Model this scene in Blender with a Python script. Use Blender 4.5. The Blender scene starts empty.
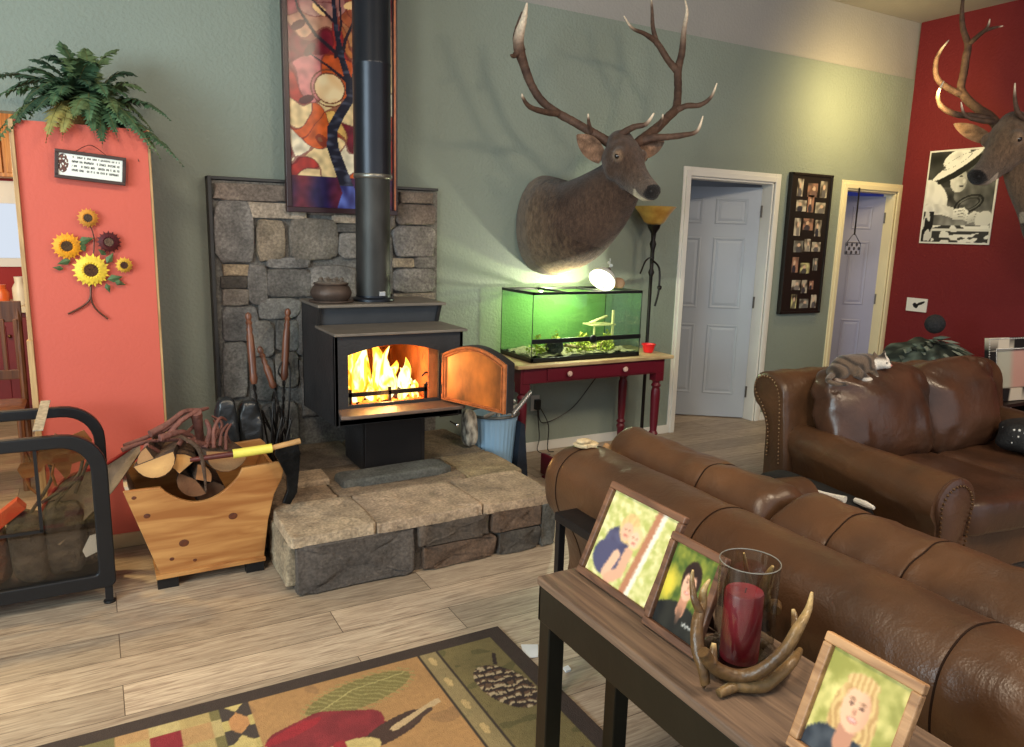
import bpy, bmesh, math, random
from math import sin, cos, pi, radians, sqrt, atan2
from mathutils import Vector as V, Matrix, noise
random.seed(7)
SC = bpy.context.scene
COL = SC.collection

# ------------------------------------------------------------------ camera
W_, H_, F_ = 1024, 747, 747.68
PITCH, ROLL, YAW = 0.18695842, -0.02752002, 0.51339242
CAM = V((0, 0, 1.6))
fwd = V((sin(YAW)*cos(PITCH), cos(YAW)*cos(PITCH), -sin(PITCH)))
rgt0 = V((cos(YAW), -sin(YAW), 0)); dwn0 = fwd.cross(rgt0)
rgt = rgt0*cos(ROLL) + dwn0*sin(ROLL); dwn = dwn0*cos(ROLL) - rgt0*sin(ROLL)
cd = bpy.data.cameras.new('camera'); cam = bpy.data.objects.new('camera', cd); COL.objects.link(cam)
cd.sensor_width = 36; cd.lens = 36*F_/W_; cd.clip_start = .02; cd.clip_end = 100
cam.matrix_world = Matrix(((rgt.x, -dwn.x, -fwd.x, CAM.x), (rgt.y, -dwn.y, -fwd.y, CAM.y), (rgt.z, -dwn.z, -fwd.z, CAM.z), (0, 0, 0, 1)))
SC.camera = cam

def s2l(c):
    return tuple(((x/255)/12.92 if x/255 <= .04045 else ((x/255+.055)/1.055)**2.4) for x in c[:3])

# ------------------------------------------------------------------ light
wd = bpy.data.worlds.new('world'); SC.world = wd; wd.use_nodes = True
wd.node_tree.nodes['Background'].inputs[0].default_value = (.80, .88, 1.0, 1)
wd.node_tree.nodes['Background'].inputs[1].default_value = .75
SC.view_settings.view_transform = 'Standard'; SC.view_settings.look = 'None'
SC.view_settings.exposure = 0.25; SC.view_settings.gamma = 1
SC.view_settings.use_curve_mapping = False

def light(name, kind, loc, energy, color, size=.3, target=None, sizey=None, spot=None):
    ld = bpy.data.lights.new(name, kind); ld.energy = energy; ld.color = color
    if kind == 'AREA':
        ld.size = size
        if sizey: ld.shape = 'RECTANGLE'; ld.size_y = sizey
    else: ld.shadow_soft_size = size
    if spot: ld.spot_size = radians(spot); ld.spot_blend = .9
    o = bpy.data.objects.new(name, ld); COL.objects.link(o); o.location = loc
    if target is not None:
        o.rotation_euler = (V(target)-V(loc)).to_track_quat('-Z', 'Y').to_euler()
    return o
WARM = (1, .82, .60)
light('ceiling_light_near', 'AREA', (-.6, .9, 3.45), 54, WARM, .6, (.4, 2.0, 0))
light('ceiling_light_middle', 'AREA', (2.2, .3, 3.5), 58, WARM, .6, (2.2, 1.2, 0))
light('window_daylight', 'AREA', (-2.8, .9, 1.9), 150, (.74, .92, 1.0), 2.2, (1.6, 4.2, 1.3), 1.5)
light('hall_light', 'AREA', (5.65, 3.86, 2.80), 17, (1, .74, .30), .5, (6.15, 4.62, 2.5))
light('right_ceiling_light', 'AREA', (4.2, .2, 3.5), 50, (1, .80, .55), .6, (4.6, 2.6, .3))
light('warm_floor_spot', 'SPOT', (-1.3, 4.4, 2.9), 260, (1, .74, .34), .12, (-.85, 3.9, 0), spot=70)  # unseen spot, added to turn the floor at left warm yellow
light('kitchen_light', 'POINT', (-1.2, 5.6, 2.0), 90, (1, .74, .42), .15)
light('far_room_light', 'POINT', (4.9, 6.0, 1.2), 6, (.86, .90, 1), .2)
light('blue_room_light', 'POINT', (6.3, 5.6, 2.3), 9, (.55, .58, 1), .1)

# ------------------------------------------------------------------ materials
MATS = {}
def nodes(name):
    m = bpy.data.materials.new(name); m.use_nodes = True
    nt = m.node_tree; b = nt.nodes['Principled BSDF']; return m, nt, b
def mat(name, rgb, rough=.6, metal=0, var=.15, scale=8, bump=0, bscale=None, rgb2=None, coat=0, spec=.5, stretch=(1, 1, 1), det=6):
    """noise-varied colour + bump in object space"""
    if name in MATS: return MATS[name]
    m, nt, b = nodes(name); L = nt.links; N = nt.nodes
    c = s2l(rgb); c2 = s2l(rgb2) if rgb2 else tuple(x*(1-var) for x in c)
    tc = N.new('ShaderNodeTexCoord'); mp = N.new('ShaderNodeMapping'); mp.inputs['Scale'].default_value = stretch
    L.new(tc.outputs['Object'], mp.inputs[0])
    n = N.new('ShaderNodeTexNoise'); n.inputs['Scale'].default_value = scale; n.inputs['Detail'].default_value = det
    L.new(mp.outputs[0], n.inputs['Vector'])
    r = N.new('ShaderNodeValToRGB'); r.color_ramp.elements[0].position = .35; r.color_ramp.elements[1].position = .65
    r.color_ramp.elements[0].color = (*c2, 1); r.color_ramp.elements[1].color = (*c, 1)
    L.new(n.outputs['Fac'], r.inputs[0]); L.new(r.outputs[0], b.inputs['Base Color'])
    b.inputs['Roughness'].default_value = rough; b.inputs['Metallic'].default_value = metal
    b.inputs['Coat Weight'].default_value = coat; b.inputs['Specular IOR Level'].default_value = spec
    if bump:
        n2 = N.new('ShaderNodeTexNoise'); n2.inputs['Scale'].default_value = bscale or scale*4; n2.inputs['Detail'].default_value = 5
        L.new(mp.outputs[0], n2.inputs['Vector'])
        bp = N.new('ShaderNodeBump'); bp.inputs['Strength'].default_value = bump; bp.inputs['Distance'].default_value = .02
        L.new(n2.outputs['Fac'], bp.inputs['Height']); L.new(bp.outputs[0], b.inputs['Normal'])
    MATS[name] = m; return m
def emat(name, rgb, strength):
    if name in MATS: return MATS[name]
    m, nt, b = nodes(name); b.inputs['Base Color'].default_value = (*s2l(rgb), 1)
    b.inputs['Emission Color'].default_value = (*s2l(rgb), 1); b.inputs['Emission Strength'].default_value = strength
    MATS[name] = m; return m
def attmat(name, rough=.6, bump=0, bscale=80, spec=.4, stretch=(1, 1, 1), sheen=0, vary=.0):
    """base colour from the mesh's own colour attribute"""
    if name in MATS: return MATS[name]
    m, nt, b = nodes(name); a = nt.nodes.new('ShaderNodeAttribute'); a.attribute_name = 'Col'
    nt.links.new(a.outputs['Color'], b.inputs['Base Color']); b.inputs['Roughness'].default_value = rough
    b.inputs['Specular IOR Level'].default_value = spec
    if sheen: b.inputs['Sheen Weight'].default_value = sheen
    if bump or vary:
        tc = nt.nodes.new('ShaderNodeTexCoord'); mp = nt.nodes.new('ShaderNodeMapping'); mp.inputs['Scale'].default_value = stretch
        nt.links.new(tc.outputs['Object'], mp.inputs[0])
        n2 = nt.nodes.new('ShaderNodeTexNoise'); n2.inputs['Scale'].default_value = bscale; n2.inputs['Detail'].default_value = 4
        nt.links.new(mp.outputs[0], n2.inputs['Vector'])
        if bump:
            bp = nt.nodes.new('ShaderNodeBump'); bp.inputs['Strength'].default_value = bump; bp.inputs['Distance'].default_value = .01
            nt.links.new(n2.outputs['Fac'], bp.inputs['Height']); nt.links.new(bp.outputs[0], b.inputs['Normal'])
        if vary:
            mr = nt.nodes.new('ShaderNodeMapRange'); mr.inputs[1].default_value = .3; mr.inputs[2].default_value = .7
            mr.inputs[3].default_value = 1-vary; mr.inputs[4].default_value = 1+vary
            nt.links.new(n2.outputs['Fac'], mr.inputs[0])
            vm = nt.nodes.new('ShaderNodeVectorMath'); vm.operation = 'SCALE'
            nt.links.new(a.outputs['Color'], vm.inputs[0]); nt.links.new(mr.outputs[0], vm.inputs['Scale'])
            nt.links.new(vm.outputs[0], b.inputs['Base Color'])
    MATS[name] = m; return m
def glass(name, rgb=(255, 255, 255), base=.04, rough=.02):
    if name in MATS: return MATS[name]
    m, nt, b = nodes(name); N = nt.nodes; L = nt.links
    out = N['Material Output']; t = N.new('ShaderNodeBsdfTransparent'); t.inputs[0].default_value = (*s2l(rgb), 1)
    g = N.new('ShaderNodeBsdfGlossy'); g.inputs['Roughness'].default_value = rough
    lw = N.new('ShaderNodeLayerWeight'); lw.inputs[0].default_value = .5
    pw = N.new('ShaderNodeMath'); pw.operation = 'POWER'; pw.inputs[1].default_value = 4; L.new(lw.outputs['Facing'], pw.inputs[0])
    fr = N.new('ShaderNodeMath'); fr.operation = 'MULTIPLY_ADD'; fr.inputs[1].default_value = .5; fr.inputs[2].default_value = base; L.new(pw.outputs[0], fr.inputs[0])
    mx = N.new('ShaderNodeMixShader'); L.new(fr.outputs[0], mx.inputs[0]); L.new(t.outputs[0], mx.inputs[1]); L.new(g.outputs[0], mx.inputs[2])
    L.new(mx.outputs[0], out.inputs[0]); MATS[name] = m; return m
def woodmat(name, a, b_, scale=3, axis=0, rough=.5, bump=.15, ring=14):
    if name in MATS: return MATS[name]
    m, nt, b = nodes(name); N = nt.nodes; L = nt.links
    tc = N.new('ShaderNodeTexCoord'); mp = N.new('ShaderNodeMapping')
    sc = [ring, ring, ring]; sc[axis] = 1.0; mp.inputs['Scale'].default_value = sc
    L.new(tc.outputs['Object'], mp.inputs[0])
    n = N.new('ShaderNodeTexNoise'); n.inputs['Scale'].default_value = scale; n.inputs['Detail'].default_value = 8; n.inputs['Distortion'].default_value = .8
    L.new(mp.outputs[0], n.inputs['Vector'])
    r = N.new('ShaderNodeValToRGB'); r.color_ramp.elements[0].position = .34; r.color_ramp.elements[1].position = .66
    r.color_ramp.elements[0].color = (*s2l(b_), 1); r.color_ramp.elements[1].color = (*s2l(a), 1)
    L.new(n.outputs['Fac'], r.inputs[0]); L.new(r.outputs[0], b.inputs['Base Color']); b.inputs['Roughness'].default_value = rough
    bp = N.new('ShaderNodeBump'); bp.inputs['Strength'].default_value = bump; bp.inputs['Distance'].default_value = .01
    L.new(n.outputs['Fac'], bp.inputs['Height']); L.new(bp.outputs[0], b.inputs['Normal'])
    MATS[name] = m; return m
def floormat():
    m, nt, b = nodes('plank_floor'); N = nt.nodes; L = nt.links
    tc = N.new('ShaderNodeTexCoord')
    br = N.new('ShaderNodeTexBrick'); br.offset = .37; br.squash = 1
    br.inputs['Scale'].default_value = 1; br.inputs['Brick Width'].default_value = 1.25; br.inputs['Row Height'].default_value = .19
    br.inputs['Mortar Size'].default_value = .0018; br.inputs['Mortar Smooth'].default_value = .3
    br.inputs['Color1'].default_value = (0, 0, 0, 1); br.inputs['Color2'].default_value = (1, 1, 1, 1); br.inputs['Mortar'].default_value = (.5, .5, .5, 1)
    L.new(tc.outputs['Object'], br.inputs['Vector'])
    # a per-plank shift of the grain
    mp = N.new('ShaderNodeMapping'); mp.inputs['Scale'].default_value = (2.2, 30, 1)
    ad = N.new('ShaderNodeVectorMath'); ad.operation = 'MULTIPLY_ADD'; ad.inputs[1].default_value = (7, 3, 0)
    L.new(br.outputs['Color'], ad.inputs[0]); L.new(tc.outputs['Object'], ad.inputs[2]); L.new(ad.outputs[0], mp.inputs[0])
    n = N.new('ShaderNodeTexNoise'); n.inputs['Scale'].default_value = 2.6; n.inputs['Detail'].default_value = 9; n.inputs['Distortion'].default_value = 1.1; n.inputs['Roughness'].default_value = .62
    L.new(mp.outputs[0], n.inputs['Vector'])
    r = N.new('ShaderNodeValToRGB'); e = r.color_ramp.elements
    e[0].position = .27; e[0].color = (*s2l((118, 99, 84)), 1); e[1].position = .70; e[1].color = (*s2l((200, 182, 158)), 1)
    k = e.new(.48); k.color = (*s2l((168, 149, 128)), 1)
    L.new(n.outputs['Fac'], r.inputs[0])
    mr = N.new('ShaderNodeMapRange'); mr.inputs[3].default_value = .68; mr.inputs[4].default_value = 1.16
    sep = N.new('ShaderNodeSeparateColor'); L.new(br.outputs['Color'], sep.inputs[0]); L.new(sep.outputs[0], mr.inputs[0])
    sc = N.new('ShaderNodeVectorMath'); sc.operation = 'SCALE'; L.new(r.outputs[0], sc.inputs[0]); L.new(mr.outputs[0], sc.inputs['Scale'])
    mx = N.new('ShaderNodeMix'); mx.data_type = 'RGBA'; L.new(br.outputs['Fac'], mx.inputs[0])
    L.new(sc.outputs[0], mx.inputs[6]); mx.inputs[7].default_value = (*s2l((70, 55, 44)), 1)
    L.new(mx.outputs[2], b.inputs['Base Color']); b.inputs['Roughness'].default_value = .42
    bp = N.new('ShaderNodeBump'); bp.inputs['Strength'].default_value = .12; bp.inputs['Distance'].default_value = .01
    L.new(n.outputs['Fac'], bp.inputs['Height']); L.new(bp.outputs[0], b.inputs['Normal'])
    return m
def leather(name, rgb, rgb2, rough=.36):
    if name in MATS: return MATS[name]
    m, nt, b = nodes(name); N = nt.nodes; L = nt.links
    tc = N.new('ShaderNodeTexCoord')
    n = N.new('ShaderNodeTexNoise'); n.inputs['Scale'].default_value = 3.2; n.inputs['Detail'].default_value = 6; L.new(tc.outputs['Object'], n.inputs['Vector'])
    r = N.new('ShaderNodeValToRGB'); r.color_ramp.elements[0].position = .35; r.color_ramp.elements[1].position = .68
    r.color_ramp.elements[0].color = (*s2l(rgb2), 1); r.color_ramp.elements[1].color = (*s2l(rgb), 1)
    L.new(n.outputs['Fac'], r.inputs[0]); L.new(r.outputs[0], b.inputs['Base Color'])
    vo = N.new('ShaderNodeTexVoronoi'); vo.inputs['Scale'].default_value = 190; L.new(tc.outputs['Object'], vo.inputs['Vector'])
    n3 = N.new('ShaderNodeTexNoise'); n3.inputs['Scale'].default_value = 14; n3.inputs['Detail'].default_value = 4; n3.inputs['Distortion'].default_value = 1.2; L.new(tc.outputs['Object'], n3.inputs['Vector'])
    a = N.new('ShaderNodeMath'); a.operation = 'MULTIPLY_ADD'; a.inputs[1].default_value = .1; L.new(vo.outputs['Distance'], a.inputs[0]); L.new(n3.outputs['Fac'], a.inputs[2])
    bp = N.new('ShaderNodeBump'); bp.inputs['Strength'].default_value = .14; bp.inputs['Distance'].default_value = .03
    L.new(a.outputs[0], bp.inputs['Height']); L.new(bp.outputs[0], b.inputs['Normal'])
    b.inputs['Roughness'].default_value = rough; MATS[name] = m; return m
def wallmat(name, rgb, bump=.35):
    return mat(name, rgb, .75, 0, .05, 2, bump, 55)

# ------------------------------------------------------------------ mesh builder
def frame_from(d, up=V((0, 0, 1))):
    d = V(d).normalized(); u = V(up)
    if abs(d.dot(u)) > .97: u = V((1, 0, 0))
    x = d.cross(u).normalized(); y = x.cross(d).normalized(); return x, y, d
class MB:
    def __init__(s): s.v = []; s.f = []; s.c = None
    def add(s, vs, fs):
        n = len(s.v); s.v += [V(p) for p in vs]; s.f += [tuple(i+n for i in f) for f in fs]; return s
    def box(s, a, b, M=None):
        (x0, y0, z0), (x1, y1, z1) = a, b
        vs = [V(p) for p in ((x0, y0, z0), (x1, y0, z0), (x1, y1, z0), (x0, y1, z0), (x0, y0, z1), (x1, y0, z1), (x1, y1, z1), (x0, y1, z1))]
        if M: vs = [M @ p for p in vs]
        return s.add(vs, [(0, 3, 2, 1), (4, 5, 6, 7), (0, 1, 5, 4), (1, 2, 6, 5), (2, 3, 7, 6), (3, 0, 4, 7)])
    def loft(s, rings, caps=True, closed=False):
        n = len(rings[0]); vs = [p for r in rings for p in r]; fs = []
        m = len(rings)
        for i in range(m if closed else m-1):
            j = (i+1) % m
            for k in range(n):
                l = (k+1) % n; fs.append((i*n+k, i*n+l, j*n+l, j*n+k))
        if caps and not closed: fs += [tuple(range(n))[::-1], tuple((m-1)*n+k for k in range(n))]
        return s.add(vs, fs)
    def tube(s, pts, r, n=8, caps=True, closed=False, flat=1, up=V((0, 0, 1))):
        pts = [V(p) for p in pts]; rr = r if isinstance(r, (list, tuple)) else [r]*len(pts)
        rings = []; px = None; m = len(pts)
        for i, p in enumerate(pts):
            if closed: d = pts[(i+1) % m]-pts[i-1]
            else: d = (pts[min(i+1, m-1)]-pts[max(i-1, 0)])
            if px is None: x, y, d = frame_from(d, up)
            else:
                d = d.normalized(); x = (px - d*px.dot(d)); x = x.normalized() if x.length > 1e-6 else frame_from(d)[0]; y = x.cross(d)
            px = x
            rings.append([p + x*cos(2*pi*k/n)*rr[i] + y*sin(2*pi*k/n)*rr[i]*flat for k in range(n)])
        return s.loft(rings, caps, closed)
    def cyl(s, a, b, r, r2=None, n=20): return s.tube([a, b], [r, r if r2 is None else r2], n)
    def lathe(s, prof, c=(0, 0, 0), n=28, M=None, caps=True):
        rings = []
        for r, z in prof:
            ring = [V((max(r, 1e-4)*cos(2*pi*k/n), max(r, 1e-4)*sin(2*pi*k/n), z)) for k in range(n)]
            if M: ring = [M @ p for p in ring]
            rings.append([p+V(c) for p in ring])
        return s.loft(rings, caps)
    def prism(s, poly, O, U, Vv, Nn, t):
        """outline poly in (u,v), origin O, thickness t along Nn"""
        O, U, Vv, Nn = V(O), V(U), V(Vv), V(Nn)
        a = [O+U*p[0]+Vv*p[1] for p in poly]; b = [p+Nn*t for p in a]
        n = len(a); fs = [tuple(range(n))[::-1], tuple(range(n, 2*n))] + [(k, (k+1) % n, n+(k+1) % n, n+k) for k in range(n)]
        return s.add(a+b, fs)
    def sph(s, c, r, n=16, m=10, M=None):
        r = V(r) if not isinstance(r, (int, float)) else V((r, r, r)); rings = []
        for i in range(m+1):
            a = -pi/2+pi*i/m; ca = max(cos(a), 1e-3)
            ring = [V((r.x*ca*cos(2*pi*k/n), r.y*ca*sin(2*pi*k/n), r.z*sin(a))) for k in range(n)]
            if M: ring = [M @ p for p in ring]
            rings.append([p+V(c) for p in ring])
        return s.loft(rings)
    def superbox(s, c, h, e=.35, n=40, m=22, M=None, disp=None):
        """rounded box / cushion: half sizes h, exponent e (small = boxy)"""
        sp = lambda w, p: math.copysign(abs(w)**p, w)
        rings = []
        for i in range(m+1):
            a = -pi/2+pi*i/m; ring = []
            for k in range(n):
                t = 2*pi*k/n
                p = V((h[0]*sp(max(cos(a), 1e-4), e)*sp(cos(t), e), h[1]*sp(max(cos(a), 1e-4), e)*sp(sin(t), e), h[2]*sp(sin(a), e)))
                if disp: p = disp(p)
                if M: p = M @ p
                ring.append(p+V(c))
            rings.append(ring)
        return s.loft(rings)
    def build(s, name, m, parent=None, smooth=True, bevel=0, seg=2, sub=0, color=None, angle=40, local=False, origin=None):
        if parent is not None and not local:
            inv = WM[parent.name].inverted(); vs = [inv @ p for p in s.v]
        elif parent is None and not local:
            if origin is None:
                xs = [p.x for p in s.v]; ys = [p.y for p in s.v]; zs = [p.z for p in s.v]
                origin = V(((min(xs)+max(xs))/2, (min(ys)+max(ys))/2, min(zs)))
            origin = V(origin); vs = [p-origin for p in s.v]
        else: vs = list(s.v); origin = V((0, 0, 0))
        me = bpy.data.meshes.new(name); me.from_pydata([tuple(p) for p in vs], [], s.f)
        bm = bmesh.new(); bm.from_mesh(me); bmesh.ops.recalc_face_normals(bm, faces=bm.faces); bm.to_mesh(me); bm.free()
        if color:
            ca = me.color_attributes.new('Col', 'FLOAT_COLOR', 'POINT')
            for i, p in enumerate(s.v): ca.data[i].color = (*color(p), 1)
        elif s.c:
            ca = me.color_attributes.new('Col', 'FLOAT_COLOR', 'POINT')
            for i, q in enumerate(s.c): ca.data[i].color = (*q, 1)
        me.materials.append(m)
        if smooth:
            me.polygons.foreach_set('use_smooth', [True]*len(me.polygons))
            if hasattr(me, 'set_sharp_from_angle'): me.set_sharp_from_angle(angle=radians(angle))
        o = bpy.data.objects.new(name, me); COL.objects.link(o)
        if parent is not None: o.parent = parent; WM[o.name] = WM[parent.name].copy()
        elif not local: o.location = origin; WM[o.name] = Matrix.Translation(origin)
        else: WM[o.name] = Matrix.Identity(4)
        if bevel:
            b = o.modifiers.new('bevel', 'BEVEL'); b.width = bevel; b.segments = seg; b.limit_method = 'ANGLE'; b.angle_limit = radians(35)
        if sub:
            b = o.modifiers.new('subsurf', 'SUBSURF'); b.levels = sub; b.render_levels = sub
        return o
    def remeshed(s, voxel, smooth_it=6, fac=.5):
        me = bpy.data.meshes.new('tmp'); me.from_pydata([tuple(p) for p in s.v], [], s.f)
        bm = bmesh.new(); bm.from_mesh(me); bmesh.ops.recalc_face_normals(bm, faces=bm.faces); bm.to_mesh(me); bm.free()
        o = bpy.data.objects.new('tmp', me); COL.objects.link(o)
        r = o.modifiers.new('r', 'REMESH'); r.mode = 'VOXEL'; r.voxel_size = voxel
        k = o.modifiers.new('s', 'SMOOTH'); k.iterations = smooth_it; k.factor = fac
        dg = bpy.context.evaluated_depsgraph_get(); e = o.evaluated_get(dg); m2 = e.to_mesh()
        q = MB(); q.v = [v.co.copy() for v in m2.vertices]; q.f = [tuple(p.vertices) for p in m2.polygons]
        e.to_mesh_clear(); bpy.data.objects.remove(o); bpy.data.meshes.remove(me); return q
WM = {}
def thing(name, label, cat, loc=(0, 0, 0), rz=0, group=None, kind=None):
    o = bpy.data.objects.new(name, None); COL.objects.link(o); o.location = loc; o.rotation_euler = (0, 0, rz)
    o.empty_display_size = .05; o['label'] = label; o['category'] = cat
    if group: o['group'] = group
    if kind: o['kind'] = kind
    WM[o.name] = Matrix.Translation(V(loc)) @ Matrix.Rotation(rz, 4, 'Z'); return o
def tag(o, label, cat, group=None, kind=None):
    o['label'] = label; o['category'] = cat
    if group: o['group'] = group
    if kind: o['kind'] = kind
    return o
def struct(o): o['kind'] = 'structure'; return o
def ray(u, v): return (fwd + rgt*((u-W_/2)/F_) + dwn*((v-H_/2)/F_))
def atY(u, v, Y): d = ray(u, v); return CAM + d*((Y-CAM.y)/d.y)
def atX(u, v, X): d = ray(u, v); return CAM + d*((X-CAM.x)/d.x)
def atZ(u, v, Z): d = ray(u, v); return CAM + d*((Z-CAM.z)/d.z)
def smoothpath(pts, k=6):
    pts = [V(p) for p in pts]; out = []
    for i in range(len(pts)-1):
        p0 = pts[max(i-1, 0)]; p1 = pts[i]; p2 = pts[i+1]; p3 = pts[min(i+2, len(pts)-1)]
        for j in range(k):
            t = j/k
            out.append(.5*((2*p1)+(p2-p0)*t+(2*p0-5*p1+4*p2-p3)*t*t+(3*p1-p0-3*p2+p3)*t**3))
    out.append(pts[-1]); return out
def interp(vals, n):
    out = []
    for i in range(n):
        t = i/(n-1)*(len(vals)-1); k = min(int(t), len(vals)-2); out.append(vals[k]+(vals[k+1]-vals[k])*(t-k))
    return out
def painted(name, O, U, Vv, nu, nv, fn, m, parent=None, thick=0, **kw):
    """a flat picture: grid from corner O spanning U, Vv; fn(a,b)->sRGB"""
    q = MB(); O, U, Vv = V(O), V(U), V(Vv); cs = []
    for j in range(nv+1):
        for i in range(nu+1):
            a, b = i/nu, j/nv; q.v.append(O+U*a+Vv*b); cs.append(s2l(fn(a, b)))
    q.f = [(j*(nu+1)+i, j*(nu+1)+i+1, (j+1)*(nu+1)+i+1, (j+1)*(nu+1)+i) for j in range(nv) for i in range(nu)]
    if thick:
        Nn = U.cross(Vv).normalized()*thick
        n0 = len(q.v); cor = [0, nu, (nv+1)*(nu+1)-1, nv*(nu+1)]
        for c in cor: q.v.append(q.v[c]-Nn); cs.append(cs[c])
        q.f += [(n0+3, n0+2, n0+1, n0)] + [(cor[(k+1) % 4], cor[k], n0+k, n0+(k+1) % 4) for k in range(4)]
    q.c = cs; return q.build(name, m, parent, smooth=False, **kw)
def nz(x, y, z=0, s=1): return noise.noise(V((x*s, y*s, z*s)))
def lerp3(a, b, t): t = max(0, min(1, t)); return tuple(a[i]+(b[i]-a[i])*t for i in range(3))
def ell(a, b, cx, cy, rx, ry, rot=0):
    dx, dy = a-cx, b-cy; c, s_ = cos(rot), sin(rot)
    return ((dx*c+dy*s_)/rx)**2+((-dx*s_+dy*c)/ry)**2
def segd(x, y, pts):
    best = 9; bt = 0
    for i in range(len(pts)-1):
        (ax, ay), (bx, by) = pts[i], pts[i+1]; L2 = (bx-ax)**2+(by-ay)**2
        t = max(0, min(1, ((x-ax)*(bx-ax)+(y-ay)*(by-ay))/L2)); d = sqrt((x-ax-t*(bx-ax))**2+(y-ay-t*(by-ay))**2)
        if d < best: best = d; bt = (i+t)/(len(pts)-1)
    return best, bt

# ------------------------------------------------------------------ shared materials
M_green = wallmat('sage_green_paint', (134, 144, 133)); M_red = wallmat('red_paint', (110, 16, 23))
M_ceil = wallmat('ceiling_white', (158, 155, 150), .2); M_coral = mat('coral_paint', (198, 88, 70), .6, 0, .04, 3, .1, 60)
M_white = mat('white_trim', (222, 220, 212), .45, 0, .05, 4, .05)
M_black = mat('black_metal', (26, 26, 28), .4, .3, .2, 6, .05); M_stove = mat('black_stove_steel', (56, 55, 56), .5, .4, .25, 7, .12, 60)
M_iron = mat('wrought_iron', (38, 34, 32), .45, .6, .3, 20, .2)
M_leather = leather('brown_leather', (92, 62, 39), (64, 44, 30), .36); M_leather2 = leather('dark_brown_leather', (86, 58, 42), (58, 40, 30), .28)
M_brass = mat('brass_nailhead', (120, 90, 62), .35, .9, .1, 5)
M_paint = attmat('printed_picture', .35); M_matte = attmat('painted_surface', .85, .5, 260)

# ================================================================== SETTING
D = 4.6; XR = 6.8; ZC = 3.585
fl = MB().add([(-4, -1.5, 0), (XR+1, -1.5, 0), (XR+1, 9, 0), (-4, 9, 0)], [(0, 1, 2, 3)]).add([(-4, -1.5, -.1), (XR+1, -1.5, -.1), (XR+1, 9, -.1), (-4, 9, -.1)], [(0, 3, 2, 1)])
struct(fl.build('floor', floormat(), smooth=False, origin=(0, .06, 0)))
struct(MB().box((-4, -1.5, ZC), (XR+1, 9, ZC+.1)).build('ceiling', M_ceil, smooth=False))
# back wall with two door openings and the kitchen opening at its left
D1 = (4.14, 5.08, 2.07); D2 = (6.0, 6.73, 2.07); KX = -.25
wb = MB()
for a, b, z0, z1 in ((KX, D1[0], 0, 3.09), (D1[0], D1[1], D1[2], 3.09), (D1[1], D2[0], 0, 3.09), (D2[0], D2[1], D2[2], 3.09), (D2[1], XR+.1, 0, 3.09), (-4, KX, 2.12, 3.09)):
    wb.box((a, D, z0), (b, D+.12, z1))
struct(wb.build('wall_back', M_green, smooth=False))
struct(MB().box((-4, D+.02, 3.09), (XR+.1, D+.12, ZC)).build('wall_back_upper', M_ceil, smooth=False))
struct(MB().box((XR, -1.5, 0), (XR+.12, D, ZC)).build('wall_right', M_red, smooth=False))
struct(MB().box((-4.1, -1.5, 0), (-4, 9, ZC)).build('wall_left', M_green, smooth=False))
# room beyond the doors
M_far = mat('far_room_paint', (150, 152, 156), .8, 0, .04, 3)
struct(MB().box((3.4, 6.6, 0), (5.55, 6.7, 2.7)).box((3.3, D+.12, 0), (3.4, 6.7, 2.7)).box((5.5, D+.12, 0), (5.6, 6.7, 2.7)).box((3.3, D+.12, 2.7), (5.6, 6.7, 2.8)).build('wall_far_room', M_far, smooth=False))
M_bluer = mat('blue_room_paint', (92, 104, 170), .8, 0, .05, 3)
struct(MB().box((5.6, 6.2, 0), (7.6, 6.3, 2.7)).box((7.5, D+.12, 0), (7.6, 6.2, 2.7)).box((5.6, D+.12, 2.7), (7.6, 6.3, 2.8)).build('wall_blue_room', M_bluer, smooth=False))
# baseboards
struct(MB().box((2.05, D-.015, 0), (D1[0]-.07, D, .07)).box((D1[1]+.07, D-.015, 0), (D2[0]-.07, D, .07)).build('baseboard_back', M_white, smooth=False, bevel=.003))
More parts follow.
